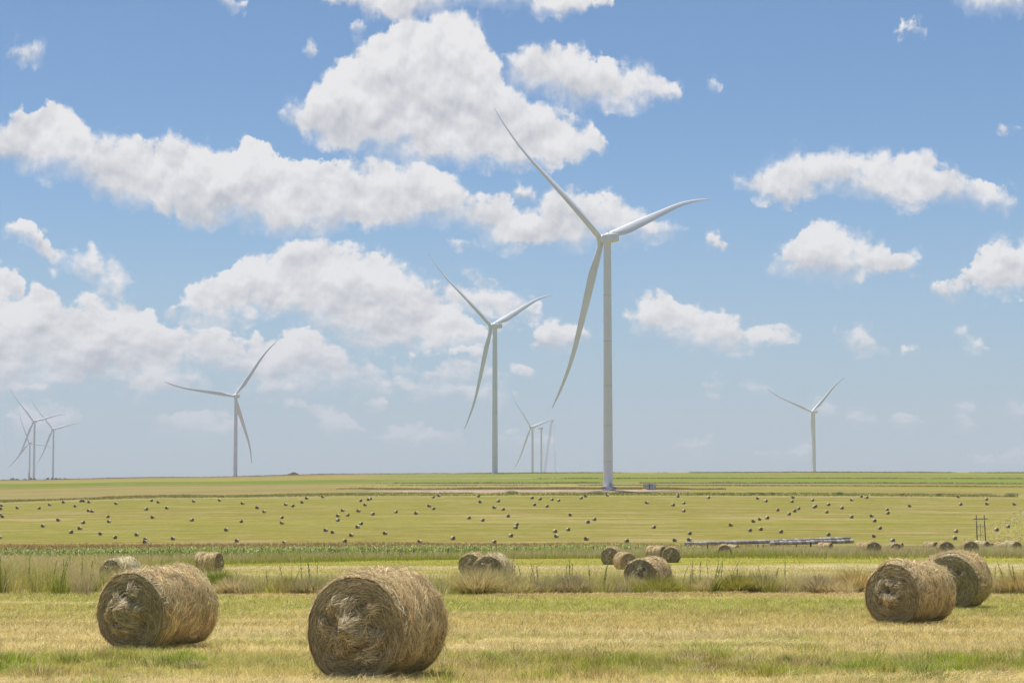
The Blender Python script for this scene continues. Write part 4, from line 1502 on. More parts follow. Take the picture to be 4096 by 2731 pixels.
# ------------------------------------------------------------------ power pole
def pylon():
    D = 692
    c = hit(3922, 2164, 655, 900); D = c.y
    t = thing('power_pole', 'dark twin-legged wooden power pole with crossarm at the field corner', 'power pole', c)
    s = F / D
    def X(px): return (px - 3922) / s
    def Z(py): return at(3922, py, D).z - c.z
    for px0, px1 in ((3909, 3906.5), (3942.5, 3938)):
        m = MB(); m.tube([(X(px0), 0, -.2), (X(px1), 0, Z(2058.5))], [.19, .15], 8); obj('leg', m.mesh('leg', M['wood'], True), t)
    m = MB(); m.box((X(3922.5), -.18, Z(2074.5)), (X(3952) - X(3894), .16, .22)); obj('crossarm', m.mesh('crossarm', M['wood']), t)
    m = MB(); m.box((X(3924), -.2, Z(2140.5)), (X(3942) - X(3908), .14, .16)); obj('lower_crossarm', m.mesh('lower_crossarm', M['grey_wood']), t)
    m = MB()
    m.box((X(3925), .6, Z(2103)), (X(3942) - X(3909), .12, .14)); m.box((X(3925), .6, Z(2110)), (X(3942) - X(3909), .12, .14))
    for px in (3911, 3918, 3925, 3932, 3940): m.tube([(X(px), .6, Z(2111)), (X(px), .6, Z(2099))], .05, 6)
    obj('switch_frame', m.mesh('switch_frame', M['steel']), t)
    m = MB(); m.tube([(X(3924.5), .6, 0), (X(3924.5), .6, Z(2093))], .07, 6); obj('middle_post', m.mesh('middle_post', M['grey_wood']), t)
    for px in (3896, 3908, 3922, 3937, 3950):
        m = MB(); m.tube([(X(px), -.18, Z(2075)), (X(px), -.18, Z(2080))], [.09, .13], 8); obj('insulator', m.mesh('insulator', M['white'], True), t)
    m = MB()
    m.tube([(X(3906), -.3, Z(2080)), (X(3903), -.4, Z(2120)), (X(3898), -.6, .2)], .03, 5)
    m.tube([(X(3937), -.3, Z(2080)), (X(3934), -.2, Z(2110)), (X(3931), -.2, .3)], .03, 5)
    obj('earth_wire', m.mesh('earth_wire', M['white']), t)
    # second pole whose crossarm end only enters the frame
    p = hit(4112, 2072, 655, 1000)
    t = thing('power_pole', 'second power pole, of which only the crossarm tip and stay wires show', 'power pole', p)
    z1 = at(4112, 2030, p.y).z - p.z
    m = MB(); m.tube([(0, 0, -.2), (0, 0, z1)], [.16, .13], 8); obj('leg', m.mesh('leg', M['wood'], True), t)
    m = MB(); m.box((0, -.16, at(4112, 2036, p.y).z - p.z), (3.8, .14, .2)); obj('crossarm', m.mesh('crossarm', M['wood']), t)
    q = hit(4040, 2082, 655, 1000) - p
    q2 = hit(4070, 2078, 655, 1000) - p
    m = MB(); m.tube([(-.1, -.1, z1 - .6), q], .025, 5); m.tube([(-.1, -.1, z1 - .8), q2], .025, 5); obj('stay_wire', m.mesh('stay_wire', M['white']), t)


pylon()


# ------------------------------------------------------------------ fence posts
POSTS = [(1120.6, 2204), (1553, 2199), (1602, 2202), (1656, 2198), (1793, 2192), (2067, 2188), (2372, 2184), (2827, 2179), (2940.6, 2184), (3027, 2177), (3048, 2175), (3180, 2176), (3238, 2168.5), (311, 2208), (454, 2205)]
PM = [(842, 'the reddish side-on bale'), (1972, 'the weedy bale pair'), (2500, 'the bunch of three bales'), (2893, 'the sunken verge bale'), (3295, 'the straw side-on bale')]
rl = rank_labels([(i, p[0], 0) for i, p in enumerate(POSTS)], PM)
for i, (px, ty) in enumerate(POSTS):
    D = float(V1(px)) - (3 if px < 2500 else 30)
    p = ground_at(px, D)
    top = max(at(px, ty, D).z - p.z, .7)
    m = MB(); r_ = .13 if px == 3238 else .055
    m.tube([(0, 0, -.2), (rng.normal(0, .03), 0, top)], [r_, r_ * .85], 8)
    for zz in (.35, .75):
        m.tube([(-r_ - .02, 0, top * zz), (r_ + .02, 0, top * zz)], .012, 4)
    o_, a, b = rl[i]
    kind = 'thick black' if px == 3238 else 'thin dark'
    tag(obj('fence_post', m.mesh('fence_post', M['wood']), None, p), f'{kind} fence post, {o_} from {a} toward {b}', 'fence post', 'fence posts between the verge and the corn')
p = ground_at(1377, 236)
t = thing('marker_post', 'pale marker stake poking out of the corn before a far bale', 'post', p)
m = MB(); m.tube([(0, 0, 0), (0, 0, at(1377, 2168, 236).z - p.z)], .05, 6); obj('stake', m.mesh('stake', M['steel']), t)


# ------------------------------------------------------------------ weeds, tussocks, shrubs
def weed_meshes(seed, H, plume=False):
    r = np.random.default_rng(seed)
    m = MB()
    bend = r.normal(0, .13, 2)
    pts = [(bend[0] * f * f * H, bend[1] * f * f * H, H * f) for f in np.linspace(0, 1, 7)]
    m.tube(pts, [.009, .009, .008, .008, .007, .006, .004], 5)
    stem = m.mesh('stem', M['stalk'])
    n = int(r.uniform(45, 120) * H)
    f = r.uniform(.08, 1.0, n) ** r.uniform(.7, 1.3)
    P = np.stack([np.interp(f, np.linspace(0, 1, 7), [q[i] for q in pts]) for i in range(3)], -1)
    a = r.uniform(0, 2 * PI, n); ln = r.uniform(.05, .19, n) * (1.3 - .95 * f)
    c = np.array((.33, .36, .13)) * np.clip(r.normal(1, .3, (n, 1)), .5, 1.7)
    if plume:
        c = np.array((.52, .43, .28)) * np.clip(r.normal(1, .2, (n, 1)), .6, 1.5)
    global rng
    V, Fs, C = blades(P, ln * r.uniform(.2, 1.2, n), r.uniform(.016, .032, n), np.stack([np.cos(a), np.sin(a)], -1) * ln[:, None], c, c * 1.15, 2)
    return stem, mesh_np('leaf_spray', V, Fs, M['leaf'], C)


WEEDS = [(126, 2218, 74), (252, 2215, 71), (261, 2222, 71.3), (272, 2235, 72), (221, 2240, 74), (337, 2230, 78), (371, 2242, 80), (12, 2222, 78),
         (1212, 2196, 76), (1242, 2240, 75), (1136, 2262, 78), (962, 2286, 73), (1076, 2275, 75), (1272, 2256, 77), (1184, 2280, 76),
         (2048, 2208, 78), (2057, 2225, 77), (2086, 2250, 75), (2120, 2255, 76), (2141, 2248, 75), (2150, 2262, 76), (2258, 2250, 74), (2277, 2235, 75), (2288, 2252, 75), (2358, 2268, 73), (2410, 2234, 71), (2416, 2262, 71.2),
         (2724, 2262, 74), (2756, 2286, 72), (2766, 2242, 75), (2796, 2246, 76), (2831, 2245, 75), (2856, 2238, 74), (2864, 2250, 74), (2880, 2236, 76), (2914, 2242, 77), (2941, 2270, 74), (3043, 2262, 73), (3094, 2270, 72), (3134, 2242, 76), (3967, 2268, 72), (4005, 2246, 75), (4035, 2246, 76), (4048, 2262, 74)]
WM = [(300, 'the whitish sunken bale'), (842, 'the reddish bale'), (1515, 'the biggest bale'), (1972, 'the weedy pair'), (2590, 'the low front bale'), (3632, 'the tufted bale')]
rl = rank_labels([(i, w_[0], 0) for i, w_ in enumerate(WEEDS)], WM)
for i, (px, ty, D) in enumerate(WEEDS):
    p = ground_at(px, D); H = at(px, ty, D).z - p.z
    pl = 2040 < px < 2160
    st, lf = weed_meshes(200 + i, H, pl)
    o_, a, b = rl[i]
    ad = 'plumed tan reed' if pl else 'leafy green stalk'
    t = thing('reed_plume' if pl else 'tall_weed', f'{ad}, {o_} from {a} toward {b}', 'plant', p, 0, 'tall stalks in the uncut strip')
    obj('stem', st, t); obj('leaf_spray', lf, t)


def tussock(px, D, rad, H, cb, ct, label, n=1500, droop=.55):
    p = ground_at(px, D); H = H * 1.3; rad = rad * 1.1
    r = rng.random(n) ** .5 * rad * .45; a = rng.uniform(0, 2 * PI, n)
    P = np.stack([np.cos(a) * r, np.sin(a) * r, np.full(n, -.03)], -1)
    out = (r / (rad * .45))
    h = H * rng.uniform(.5, 1.05, n) * (1 - .45 * out ** 2)
    ln = droop * H * (out + .15) * rng.uniform(.5, 1.4, n)
    a2 = a + rng.normal(0, .45, n)
    V, Fs, C = blades(P, h, rng.uniform(.012, .03, n), np.stack([np.cos(a2), np.sin(a2)], -1) * ln[:, None], vary(cb * 1.35, n, .28), vary(ct * 1.3, n, .22), 2)
    tag(obj('grass_tussock', mesh_np('grass_tussock', V, Fs, M['leaf'], C), None, p), label, 'grass tussock', 'tussocks along the front of the uncut strip')


gold = np.array((.44, .33, .12)); tanp = np.array((.52, .43, .21)); grey = np.array((.38, .31, .17)); BROWN = np.array((.25, .20, .085))
for a_ in ((935, 69.5, .75, .62, grey * .75, tanp, 'grey brown dead tussock beside the pale big bale'),
           (880, 72, .9, .75, DGREEN, GREEN * .9, 'dark green leafy clump behind the dead grey tussock'),
           (1235, 70, 1.0, .55, OLIVE * .6, grey, 'olive tussock at the biggest bale shoulder, dark at its foot'),
           (1160, 71.5, .9, .55, OLIVE * .6, OLIVE, 'soft olive tussock one step from the biggest bale'),
           (1915, 70, 1.15, .95, gold * .6, tanp, 'large golden tussock in front of the weedy bale pair'),
           (2010, 72, 1.0, .85, OLIVE * .7, np.array((.42, .36, .17)), 'leaning olive tussock at the plumed reeds'),
           (2075, 69.5, .8, .5, OLIVE, tanp, 'low spreading tussock below the plumed reeds'),
           (2165, 70, .8, .5, BROWN, grey, 'small brown tussock between the plumed reeds and the stalk trio'),
           (2285, 70, 1.0, .68, BROWN * .9, np.array((.36, .29, .17)), 'dark brown tussock under the stalk trio'),
           (2500, 72, 1.1, .6, OLIVE * .7, tanp, 'pinkish seeding tussock before the bunch of three bales'),
           (2640, 70, 1.0, .62, GREEN * .7, OLIVE, 'green tussock at the side of the low front bale'),
           (2850, 71, .9, .55, grey * .7, tanp, 'pale dry tussock below the row of thin stalks'),
           (2945, 70, .95, .72, OLIVE * .6, OLIVE * 1.1, 'upright olive tussock after the row of thin stalks'),
           (3040, 70, .95, .72, OLIVE * .55, np.array((.36, .32, .13)), 'twin of the upright olive tussock, arching straw over it'),
           (3265, 70, 1.0, .66, BROWN, grey * 1.1, 'brown collapsed tussock between the olive twins and the golden clump'),
           (3415, 71, 1.3, .88, gold * .7, gold * 1.15, 'broad golden clump right against the tufted bale'.replace('right ', '')),
           (3330, 69.5, .8, .45, LITTER * .8, tanp, 'flattened straw tussock at the foot of the golden clump'),
           (4062, 70, 1.1, .72, gold * .7, gold * 1.1, 'golden tussock past the shaggy bale'),
           (4000, 71, .9, .55, BROWN, tanp, 'brown tussock touching the shaggy bale')):
    tussock(*a_)


def shrub(px, D, w, h, label, col=DGREEN, grp='dark shrubs along the far field edge', name='shrub', cat='shrub'):
    p = ground_at(px, D)
    t = thing(name, label, cat, p, 0, grp)
    n = 420
    q = rng.normal(0, 1, (n, 3)); q /= np.linalg.norm(q, axis=1, keepdims=True)
    q *= (rng.random((n, 1)) ** .4)
    P = q * np.array((w / 2, w / 2, h * .5)) * (1 + .35 * (vnoise(q[:, 0] * 2.5 + px, q[:, 2] * 2.5, 3) - .5))[:, None] + np.array((0, 0, h * .52))
    c = vary(col * 1.25, n, .35)
    s = .16 * h
    V, Fs, C = blades(P - np.array((0, 0, s / 2)), np.full(n, s) * rng.uniform(.6, 1.4, n), np.full(n, s) * rng.uniform(.6, 1.2, n), rng.normal(0, s * .5, (n, 2)), c * 1.3, c * 1.7, 1)
    obj('foliage', mesh_np('foliage', V, Fs, M['leaf'], C), t)
    m = MB()
    for k in range(3):
        a = k * 2.1; m.tube([(0, 0, -.1), (math.cos(a) * w * .2, math.sin(a) * w * .2, h * .55)], [.09 * h, .03 * h], 6)
    obj('trunk', m.mesh('trunk', M['bark']), t)


for px, D, w, h, lab in ((2800, 1003, 4.0, 1.0, 'low dark shrub at the far field edge past the grey crate'), (2889, 1003, 4.6, 1.15, 'wide dark shrub at the far field edge, second past the grey crate'),
                         (2925, 1006, 2.4, .9, 'small shrub leaning to the wide dark shrub past the grey crate'), (3006, 1005, 3.8, 1.3, 'leafy dark shrub, one of three in line before the bent bladed turbine'),
                         (3043, 1004, 3.4, 1.3, 'middle shrub of the three in line before the bent bladed turbine'), (3088, 1006, 3.4, 1.3, 'shrub of the three in line closest under the bent bladed turbine'),
                         (3355, 1005, 4.6, 1.6, 'biggest bluish shrub at the far field edge past the bent bladed turbine'), (3603, 1005, 3.2, 1.1, 'lone bush at the far field edge, midway to the pylon'),
                         (2048, 1012, 8, 1.7, 'dark bush on the road bank under the second tallest turbine'), (2385, 1010, 8, 1.6, 'dark bush in the shadow below the tallest turbine'),
                         (4040, 1000, 9, 2.0, 'broad bush above the rough bank beyond the pylon'), (3750, 1004, 3, 1.3, 'small bush near the pylon at the far field edge')):
    shrub(px, D, w, h, lab)
for px, D, w, h, lab in ((55, 4300, 12, 7.5, 'roundest hazy tree on the horizon, first from the picture edge'), (72, 4300, 6, 5, 'small hazy tree beside the roundest horizon tree'), (104, 4400, 9, 4.5, 'low hazy tree just before the red mast'),
                         (128, 4200, 6, 7, 'hazy tree at the foot of the tall trio turbine'), (142, 4200, 6, 6, 'hazy tree just after the tall trio turbine'), (196, 4400, 8, 7, 'hazy tree just before the trio turbine standing apart'),
                         (213, 4400, 6, 6, 'hazy tree in front of the trio turbine standing apart'), (229, 4400, 9, 6.5, 'hazy tree just after the trio turbine standing apart'), (245, 4500, 7, 5, 'flat hazy tree second after the trio turbine standing apart'), (265, 4500, 9, 5, 'end tree of the hazy horizon row')):
    D0 = 4300
    p0 = ground_at(px, D)
    need = at(px, 1919 + (px - 50) * -.012, D).z - p0.z          # ridge hides their feet
    shrub(px, D, w, need + h * .62, lab, np.array((.07, .09, .05)), 'hazy trees on the horizon', 'tree', 'tree')


# ------------------------------------------------------------------ light
SUN_EL, SUN_AZ = 77.0, -30.0                   # high noon sun, a little behind the scene and to its left side
sd = Vector((math.cos(math.radians(SUN_EL)) * math.sin(math.radians(SUN_AZ)), math.cos(math.radians(SUN_EL)) * math.cos(math.radians(SUN_AZ)), math.sin(math.radians(SUN_EL))))
sl = bpy.data.lights.new('sun', 'SUN'); sl.energy = 5.0; sl.angle = math.radians(.55); sl.color = (1.0, .955, .89)
so = bpy.data.objects.new('sun', sl); COL.objects.link(so)
so.rotation_euler = (-sd).to_track_quat('-Z', 'Y').to_euler()
so.location = sd * 300

# ------------------------------------------------------------------ haze
def haze():
    m, t, n = mat('haze_air'); N = NT(t)
    out = N.new('ShaderNodeOutputMaterial'); v = N.new('ShaderNodeVolumePrincipled')
    v.inputs['Color'].default_value = (.86, .90, .96, 1); v.inputs['Density'].default_value = HAZE; v.inputs['Anisotropy'].default_value = 0.0
    t.links.new(v.outputs[0], out.inputs['Volume'])
    b = MB(); b.box((0, 4400, 60), (50000, 12000, 500))
    tag(obj('haze', b.mesh('haze', m)), kind='stuff')


HAZE = 6.5e-5
haze()

# ------------------------------------------------------------------ sky with cumulus (a function of direction only)
K = 4096 / 2352.0


def sky_xy(x, y):                               # 2352-wide picture -> gnomonic direction coordinates on +Y
    px, py = x * K, y * K
    b = -(py - CY) / F
    yy = CP - b * SP
    return (px - CX) / F / yy, (SP + b * CP) / yy


LAYERS = [
    # each layer: clouds as (x, top, base) outlines
    [[(636, 250, 258), (690, 240, 300), (725, 178, 335), (760, 140, 350), (815, 118, 352), (850, 95, 350), (875, 58, 358), (930, 38, 366), (1000, 33, 372), (1060, 30, 376), (1100, 45, 380), (1122, 130, 383), (1160, 180, 384), (1220, 228, 384), (1275, 262, 380), (1320, 296, 372), (1360, 285, 362), (1392, 318, 340)],
     [(1690, 408, 418), (1740, 392, 465), (1820, 374, 474), (1845, 350, 460), (1900, 352, 440), (1950, 346, 438), (2000, 366, 450), (2050, 356, 465), (2085, 340, 482), (2130, 346, 484), (2180, 378, 470), (2230, 400, 468), (2262, 432, 470), (2300, 430, 480), (2352, 456, 466)]],
    [[(1150, 122, 140), (1175, 114, 185), (1220, 108, 215), (1290, 104, 240), (1330, 112, 248), (1400, 130, 252), (1450, 150, 244), (1500, 176, 234), (1550, 200, 228), (1580, 214, 220)],
     [(-90, 330, 380), (0, 288, 386), (40, 262, 398), (80, 250, 402), (140, 234, 404), (178, 256, 408), (200, 306, 425), (215, 318, 452), (300, 314, 470), (345, 332, 478), (400, 310, 500), (430, 318, 520), (480, 338, 528), (540, 334, 516), (582, 322, 524), (620, 352, 536), (670, 374, 546), (720, 380, 545), (790, 370, 532), (850, 360, 524), (920, 366, 520), (990, 388, 514), (1035, 418, 510), (1060, 450, 500), (1100, 470, 496)],
     [(1770, 600, 608), (1800, 580, 612), (1830, 530, 624), (1880, 508, 655), (1940, 522, 655), (1990, 552, 640), (2050, 568, 632), (2095, 584, 626), (2122, 604, 616)]],
    [[(720, -30, -2), (780, -30, 18), (860, -30, 44), (950, -30, 38), (1020, -30, 20), (1100, -25, 14), (1175, -20, 8), (1240, 0, 30), (1300, -10, 26), (1420, -10, 4)],
     [(2180, -30, -4), (2240, -30, 14), (2300, -30, 24), (2440, -30, 20)],
     [(0, 508, 534), (40, 512, 548), (80, 536, 566), (115, 560, 606), (150, 582, 606), (175, 560, 622), (210, 548, 640), (240, 592, 664), (270, 620, 690), (296, 634, 664)],
     [(1048, 470, 500), (1080, 462, 530), (1130, 456, 556), (1160, 458, 562), (1205, 482, 570), (1235, 478, 570), (1275, 448, 568), (1340, 444, 562), (1400, 450, 558), (1450, 466, 552), (1500, 494, 548), (1540, 512, 540), (1584, 524, 530)],
     [(2130, 650, 658), (2200, 640, 684), (2245, 614, 684), (2258, 572, 680), (2300, 562, 676), (2352, 558, 672), (2450, 566, 660)]],
    [[(385, 708, 716), (430, 658, 738), (480, 648, 745), (530, 622, 746), (560, 592, 742), (600, 580, 735), (650, 574, 730), (690, 560, 733), (735, 550, 742), (790, 560, 770), (830, 584, 790), (870, 582, 798), (920, 606, 802), (960, 638, 802), (1010, 664, 800), (1050, 700, 796), (1100, 742, 786), (1120, 768, 774)],
     [(1430, 690, 700), (1470, 688, 764), (1530, 678, 780), (1560, 680, 788), (1600, 698, 794), (1660, 716, 798), (1720, 744, 798), (1780, 750, 794), (1830, 766, 776)],
     [(1920, 756, 764), (1960, 752, 795), (2000, 766, 816), (2040, 790, 818), (2056, 800, 806)],
     [(2066, 812, 818), (2090, 798, 822), (2118, 798, 804)], [(2196, 758, 764), (2225, 760, 782), (2262, 784, 796)]],
    [[(-90, 640, 900), (0, 655, 890), (25, 690, 890), (60, 672, 880), (100, 668, 870), (132, 700, 880), (170, 700, 880), (230, 684, 884), (300, 688, 876), (345, 722, 858), (390, 750, 850), (440, 762, 838), (500, 758, 846), (545, 772, 850), (570, 800, 846)],
     [(1000, 664, 690), (1050, 644, 720), (1090, 642, 734), (1140, 658, 738), (1200, 692, 734), (1244, 712, 724)],
     [(1615, 552, 558), (1640, 548, 574), (1674, 560, 570)],
     [(1225, 772, 780), (1265, 752, 790), (1310, 758, 788), (1350, 770, 780)],
     [(1616, 872, 880), (1645, 866, 890), (1674, 878, 886)], [(1860, 940, 946), (1890, 916, 948), (1930, 940, 950)],
     [(2040, 966, 972), (2085, 944, 976), (2122, 956, 968)], [(2180, 968, 974), (2210, 952, 980), (2258, 970, 978)], [(2310, 930, 940), (2340, 922, 948), (2400, 936, 946)]],
    [[(-90, 560, 700), (-10, 585, 700), (20, 612, 692), (46, 650, 690)],
     [(500, 830, 845), (540, 800, 880), (590, 772, 896), (650, 778, 900), (690, 754, 902), (740, 784, 902), (800, 818, 896), (850, 846, 892), (896, 882, 892)],
     [(1020, 548, 556), (1065, 538, 566), (1100, 550, 562)], [(1180, 434, 442), (1205, 428, 462), (1232, 458, 468)], [(1278, 244, 270), (1300, 240, 285), (1325, 270, 288)],
     [(1545, 1022, 1028), (1600, 1008, 1030), (1648, 1010, 1024)], [(1940, 958, 964), (1980, 950, 972), (2012, 962, 970)], [(2198, 928, 934), (2216, 926, 940), (2236, 932, 938)]],
    [[(-90, 870, 905), (0, 866, 906), (60, 882, 906), (112, 890, 898)], [(220, 880, 890), (280, 850, 894), (360, 840, 896), (430, 850, 894), (480, 862, 890)],
     [(895, 872, 884), (930, 868, 906), (985, 872, 905), (1040, 880, 915), (1100, 880, 920), (1160, 895, 915), (1190, 905, 912)],
     [(1700, 885, 890), (1752, 884, 898), (1770, 888, 892)], [(0, 108, 130), (40, 112, 132), (70, 104, 136), (90, 110, 120)], [(690, 118, 124), (705, 112, 130), (722, 118, 126)],
     [(796, 64, 70), (818, 52, 84), (842, 66, 78)], [(1636, 188, 194), (1650, 180, 200), (1664, 188, 194)], [(2072, 64, 67), (2110, 60, 68), (2146, 58, 64)], [(2300, 300, 306), (2335, 290, 308), (2370, 296, 304)],
     [(500, -10, 0), (530, -10, 16), (556, 0, 14)]],
    [[(890, 832, 846), (920, 822, 852), (962, 842, 856)], [(970, 868, 878), (1005, 830, 880), (1060, 812, 872), (1110, 818, 868), (1150, 850, 874), (1172, 862, 870)], [(1172, 848, 856), (1192, 838, 878), (1236, 866, 878)],
     [(20, 955, 985), (80, 930, 1000), (150, 930, 990), (190, 950, 970)], [(350, 970, 980), (430, 945, 1000), (520, 950, 1000), (560, 965, 985)], [(640, 915, 925), (690, 920, 948), (760, 935, 990), (820, 965, 995), (850, 980, 992)],
     [(840, 924, 930), (868, 918, 938), (898, 930, 938)], [(860, 1000, 1010), (930, 972, 1016), (1000, 978, 1018), (1060, 990, 1014)], [(1145, 1002, 1010), (1200, 998, 1022), (1280, 1010, 1024)], [(1720, 1038, 1044), (1790, 1024, 1046), (1850, 1030, 1044)], [(2230, 1056, 1060), (2310, 1030, 1064), (2400, 1040, 1062)],
     [(1620, 906, 910), (1636, 898, 922), (1660, 912, 922)]],
]
X0, X1 = -130.0, 2482.0
_all = sorted([c for l in LAYERS for c in l], key=lambda c: c[0][0])
LAYERS = []
for c in _all:                                   # outlines that share a layer keep clear of each other
    for l in LAYERS:
        if c[0][0] - l[-1][-1][0] > 95:
            l.append(c); break
    else:
        LAYERS.append([c])


def build_world():
    w = bpy.data.worlds.new('World'); sc.world = w; w.use_nodes = True
    t = w.node_tree; t.nodes.clear(); N = NT(t)
    out = N.new('ShaderNodeOutputWorld'); bg = N.new('ShaderNodeBackground')
    SK = .10
    bg.inputs['Strength'].default_value = SK
    sky = N.new('ShaderNodeTexSky', sky_type='NISHITA')
    sky.sun_disc = False; sky.sun_elevation = math.radians(SUN_EL); sky.sun_rotation = math.radians(SUN_AZ)
    sky.altitude = 1500; sky.air_density = 1.0; sky.dust_density = .6; sky.ozone_density = 1.5
    g = N.new('ShaderNodeTexCoord').outputs['Generated']
    s = N.new('ShaderNodeSeparateXYZ'); t.links.new(g, s.inputs[0])
    dx, dy, dz = s.outputs
    # Sky deepened toward the photograph's blue
    skc = N.mix(1.0, sky.outputs[0], (SKY_GAIN[0], SKY_GAIN[1], SKY_GAIN[2], 1), 'MULTIPLY')
    yy = N.m('MAXIMUM', dy, .02)
    U = N.m('DIVIDE', dx, yy); V = N.m('DIVIDE', dz, yy)
    # direction coordinates in units close to picture pixels of a 2352 wide photograph
    X = N.m('MULTIPLY_ADD', U, F / K, CX / K)
    Y = N.m('MULTIPLY_ADD', V, -F / K, 1900 / K)          # 0 at the top of the photograph, about 1091 on the horizon
    # conformal coordinates: cloud detail gets finer toward the horizon
    q = N.m('SUBTRACT', 1700.0, Y); q = N.m('MAXIMUM', q, 60.0)
    nx = N.m('DIVIDE', X, 100.0)
    ny = N.m('MULTIPLY', N.m('LOGARITHM', q, math.e), -12.0)
    P = N.xyz(nx, ny, 0.0)
    wn = N.new('ShaderNodeTexNoise', noise_dimensions='2D'); t.links.new(P, wn.inputs['Vector'])
    wn.inputs['Scale'].default_value = 1.1; wn.inputs['Detail'].default_value = 3; wn.inputs['Roughness'].default_value = .6
    sp = N.new('ShaderNodeSeparateColor'); t.links.new(wn.outputs['Color'], sp.inputs[0])
    Xw = N.m('MULTIPLY_ADD', N.m('SUBTRACT', sp.outputs[0], .5), 70.0, X)
    Yw = N.m('MULTIPLY_ADD', N.m('SUBTRACT', sp.outputs[1], .5), 56.0, Y)
    fx = N.m('DIVIDE', N.m('SUBTRACT', Xw, X0), X1 - X0)
    # billows: small round lobes, sharp outward
    nb = N.noise(P, 2.0, 8.0, .60, '2D')
    off = N.xyz(N.m('SUBTRACT', nx, .05), N.m('SUBTRACT', ny, .14), 0.0)
    nb2 = N.noise(off, 2.0, 5.0, .58, '2D')
    nl = N.noise(P, .75, 4.0, .52, '2D')
    off2 = N.xyz(N.m('SUBTRACT', nx, .10), N.m('SUBTRACT', ny, .34), 0.0)
    nl2 = N.noise(off2, .75, 3.0, .52, '2D')
    vo = N.new('ShaderNodeTexVoronoi', voronoi_dimensions='2D', feature='SMOOTH_F1'); t.links.new(P, vo.inputs['Vector'])
    vo.inputs['Scale'].default_value = 2.4; vo.inputs['Smoothness'].default_value = .6
    lob = N.m('SUBTRACT', .45, vo.outputs['Distance'])
    dmax = None; wsum = None; hsum = None
    xs = np.linspace(X0, X1, 150)
    for lay in LAYERS:
        c = np.full_like(xs, 600.0); h = np.full_like(xs, -190.0)
        for cl in lay:
            a = np.array([(xx, *[(1900 / K) - sky_xy(xx, yv)[1] * F / K for yv in (tp, bs)]) for xx, tp, bs in cl])
            ctr = (a[:, 1] + a[:, 2]) / 2; hh = np.abs(a[:, 2] - a[:, 1]) / 2
            e = 26.0
            ax = np.concatenate([[a[0, 0] - e], a[:, 0], [a[-1, 0] + e]])
            ah = np.concatenate([[-60], hh + 4.0, [-60]]); ac = np.concatenate([[ctr[0]], ctr, [ctr[-1]]])
            k = (xs >= ax[0]) & (xs <= ax[-1])
            h[k] = np.maximum(h[k], np.interp(xs[k], ax, ah)); c[k] = np.interp(xs[k], ax, ac)
        # hold the centre constant between clouds
        good = h > -100
        if not good.all():
            idx = np.where(good, np.arange(len(xs)), -1)
            near = np.array([np.flatnonzero(good)[np.argmin(np.abs(np.flatnonzero(good) - i))] for i in range(len(xs))])
            c = c[near]

        def curve(vals, lo, hi):
            n = N.new('ShaderNodeFloatCurve')
            cv = n.mapping.curves[0]
            n.mapping.use_clip = False
            ux = (xs - X0) / (X1 - X0); vv = (vals - lo) / (hi - lo)
            cv.points[0].location = (0, float(vv[0])); cv.points[1].location = (1, float(vv[-1]))
            for i in range(1, len(xs) - 1):
                cv.points.new(float(ux[i]), float(vv[i]))
            for p in cv.points:
                p.handle_type = 'VECTOR'
            n.mapping.update()
            t.links.new(fx, n.inputs['Value'])
            return N.m('MULTIPLY_ADD', n.outputs[0], hi - lo, lo)
        C = curve(c, -100, 1200); H = curve(h, -200, 300)
        r = N.m('SUBTRACT', Yw, C)
        d = N.m('SUBTRACT', H, N.m('ABSOLUTE', r))
        wgt = N.ss(d, -10.0, 25.0)
        rel = N.m('DIVIDE', r, N.m('MAXIMUM', H, 12.0))      # -1 top .. +1 base
        dmax = d if dmax is None else N.m('SMOOTH_MAX', dmax, d, 12.0)
        wsum = wgt if wsum is None else N.m('ADD', wsum, wgt)
        hr = N.m('MULTIPLY', wgt, rel)
        hsum = hr if hsum is None else N.m('ADD', hsum, hr)
    rel = N.m('DIVIDE', hsum, N.m('MAXIMUM', wsum, .05))
    # uneven edge; crisp lobes on top, frayed below
    low = N.lin(Y, 800.0, 940.0, 1.0, .42)
    amp = N.m('MULTIPLY', N.lin(dmax, -10.0, 60.0, 60.0, 105.0), low)
    dd = N.m('MULTIPLY_ADD', N.m('SUBTRACT', nb, .5), amp, dmax)
    dd = N.m('MULTIPLY_ADD', lob, 24.0, dd)
    dd = N.m('MULTIPLY_ADD', N.m('SUBTRACT', nl, .5), N.m('MULTIPLY', N.lin(Y, 500.0, 800.0, 40.0, 95.0), low), dd)
    nf = N.noise(P, 7.0, 5.0, .6, '2D')
    dd = N.m('MULTIPLY_ADD', N.m('SUBTRACT', nf, .5), 26.0, dd)
    soft = N.lin(rel, -.6, .9, 13.0, 38.0)
    soft = N.m('MULTIPLY', soft, N.lin(N.noise(N.xyz(N.m('ADD', nx, 77.0), ny, 0.0), .7, 2.0, .5, '2D'), .35, .65, .65, 2.3))
    op = N.ss(N.m('DIVIDE', dd, soft), -.35, 1.0)
    # the rest of the sky, away from the photographed window: fair weather cumulus of the same kind
    inwin = N.m('MULTIPLY', N.ss(N.m('ABSOLUTE', N.m('SUBTRACT', X, 1176.0)), 1330.0, 1250.0), N.m('GREATER_THAN', dy, .1))
    inwin = N.m('MULTIPLY', inwin, N.ss(Y, -70.0, -20.0))
    zz = N.m('MAXIMUM', dz, .03)
    G = N.xyz(N.m('DIVIDE', dx, N.m('ADD', zz, .12)), N.m('DIVIDE', dy, N.m('ADD', zz, .12)), 0.0)
    ng = N.noise(G, 1.3, 7.0, .58, '2D')
    og = N.m('MULTIPLY', N.ss(ng, .54, .66), N.ss(dz, .0, .06))
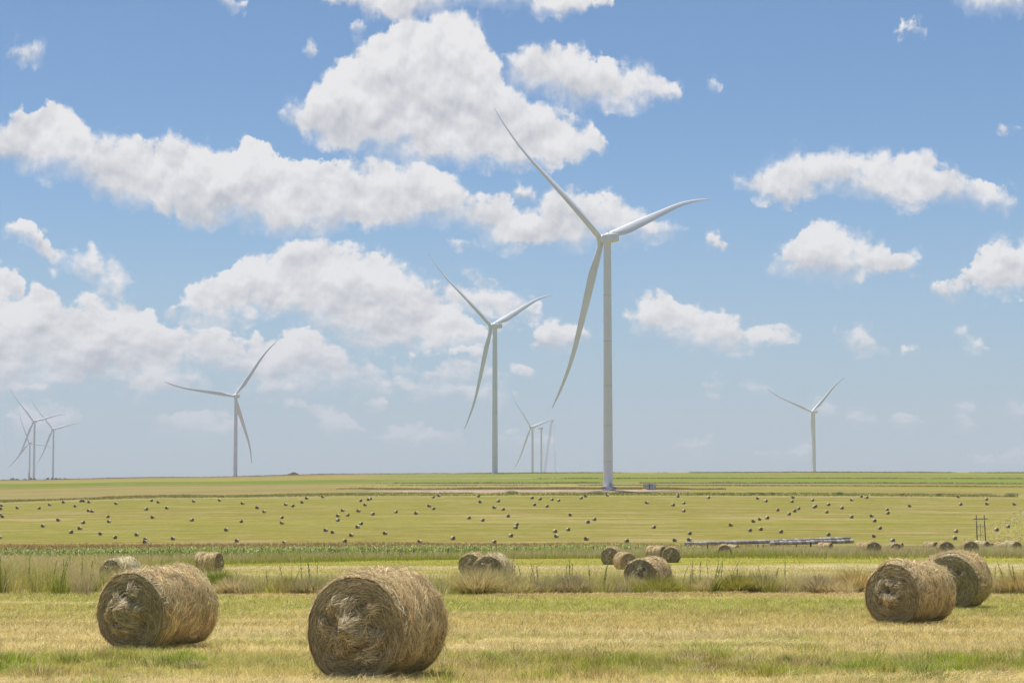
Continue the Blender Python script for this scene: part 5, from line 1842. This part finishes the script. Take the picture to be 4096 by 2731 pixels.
    op = N.m('ADD', N.m('MULTIPLY', op, inwin), N.m('MULTIPLY', og, N.m('SUBTRACT', 1.0, inwin)))
    # light and shade of the cloud heaps
    em = N.m('ADD', N.m('MULTIPLY', N.m('SUBTRACT', nb, nb2), 1.1), N.m('MULTIPLY', N.m('SUBTRACT', nl, nl2), 2.0))
    lit = N.m('SUBTRACT', N.m('MULTIPLY_ADD', em, 1.0, 1.0), N.m('MULTIPLY', N.ss(rel, -.5, .95), .52))
    thin = N.ss(dd, 0.0, 70.0)
    thin = N.ss(dd, 0.0, 90.0)
    core = N.m('MULTIPLY', thin, N.ss(N.noise(N.xyz(N.m('ADD', nx, 31.0), ny, 0.0), .42, 3.0, .5, '2D'), .34, .62))
    lit = N.m('SUBTRACT', lit, N.m('MULTIPLY_ADD', core, .26, N.m('MULTIPLY', thin, .10)), clamp=True)
    # brightness low over the horizon seen through more air
    ccol = N.mix(lit, (CLOUD_LO[0] / SK, CLOUD_LO[1] / SK, CLOUD_LO[2] / SK, 1), (CLOUD_HI[0] / SK, CLOUD_HI[1] / SK, CLOUD_HI[2] / SK, 1))
    far_ = N.ss(dz, .01, .085, .38, .0)
    ccol = N.mix(far_, ccol, (AIR[0] / SK, AIR[1] / SK, AIR[2] / SK, 1))
    skc = N.mix(N.ss(dz, -.01, .17, AIRMIX, .0), skc, (AIR[0] / SK, AIR[1] / SK, AIR[2] / SK, 1))
    col = N.mix(N.m('MULTIPLY', op, N.ss(dz, .004, .05, .60, .98)), skc, ccol)
    t.links.new(col, bg.inputs['Color'])
    t.links.new(bg.outputs[0], out.inputs[0])
    w.cycles.sampling_method = 'MANUAL'; w.cycles.sample_map_resolution = 512


SKY_GAIN = (.71, .83, .925)
CLOUD_LO = (.45, .465, .505); CLOUD_HI = (.735, .728, .735)
AIR = (.345, .415, .505); AIRMIX = .66
build_world()

sc.view_settings.view_transform = 'Standard'
sc.view_settings.look = 'None'
sc.view_settings.exposure = 0.22
sc.view_settings.gamma = 1.0
sc.cycles.max_bounces = 6
sc.cycles.diffuse_bounces = 3
sc.cycles.transmission_bounces = 3
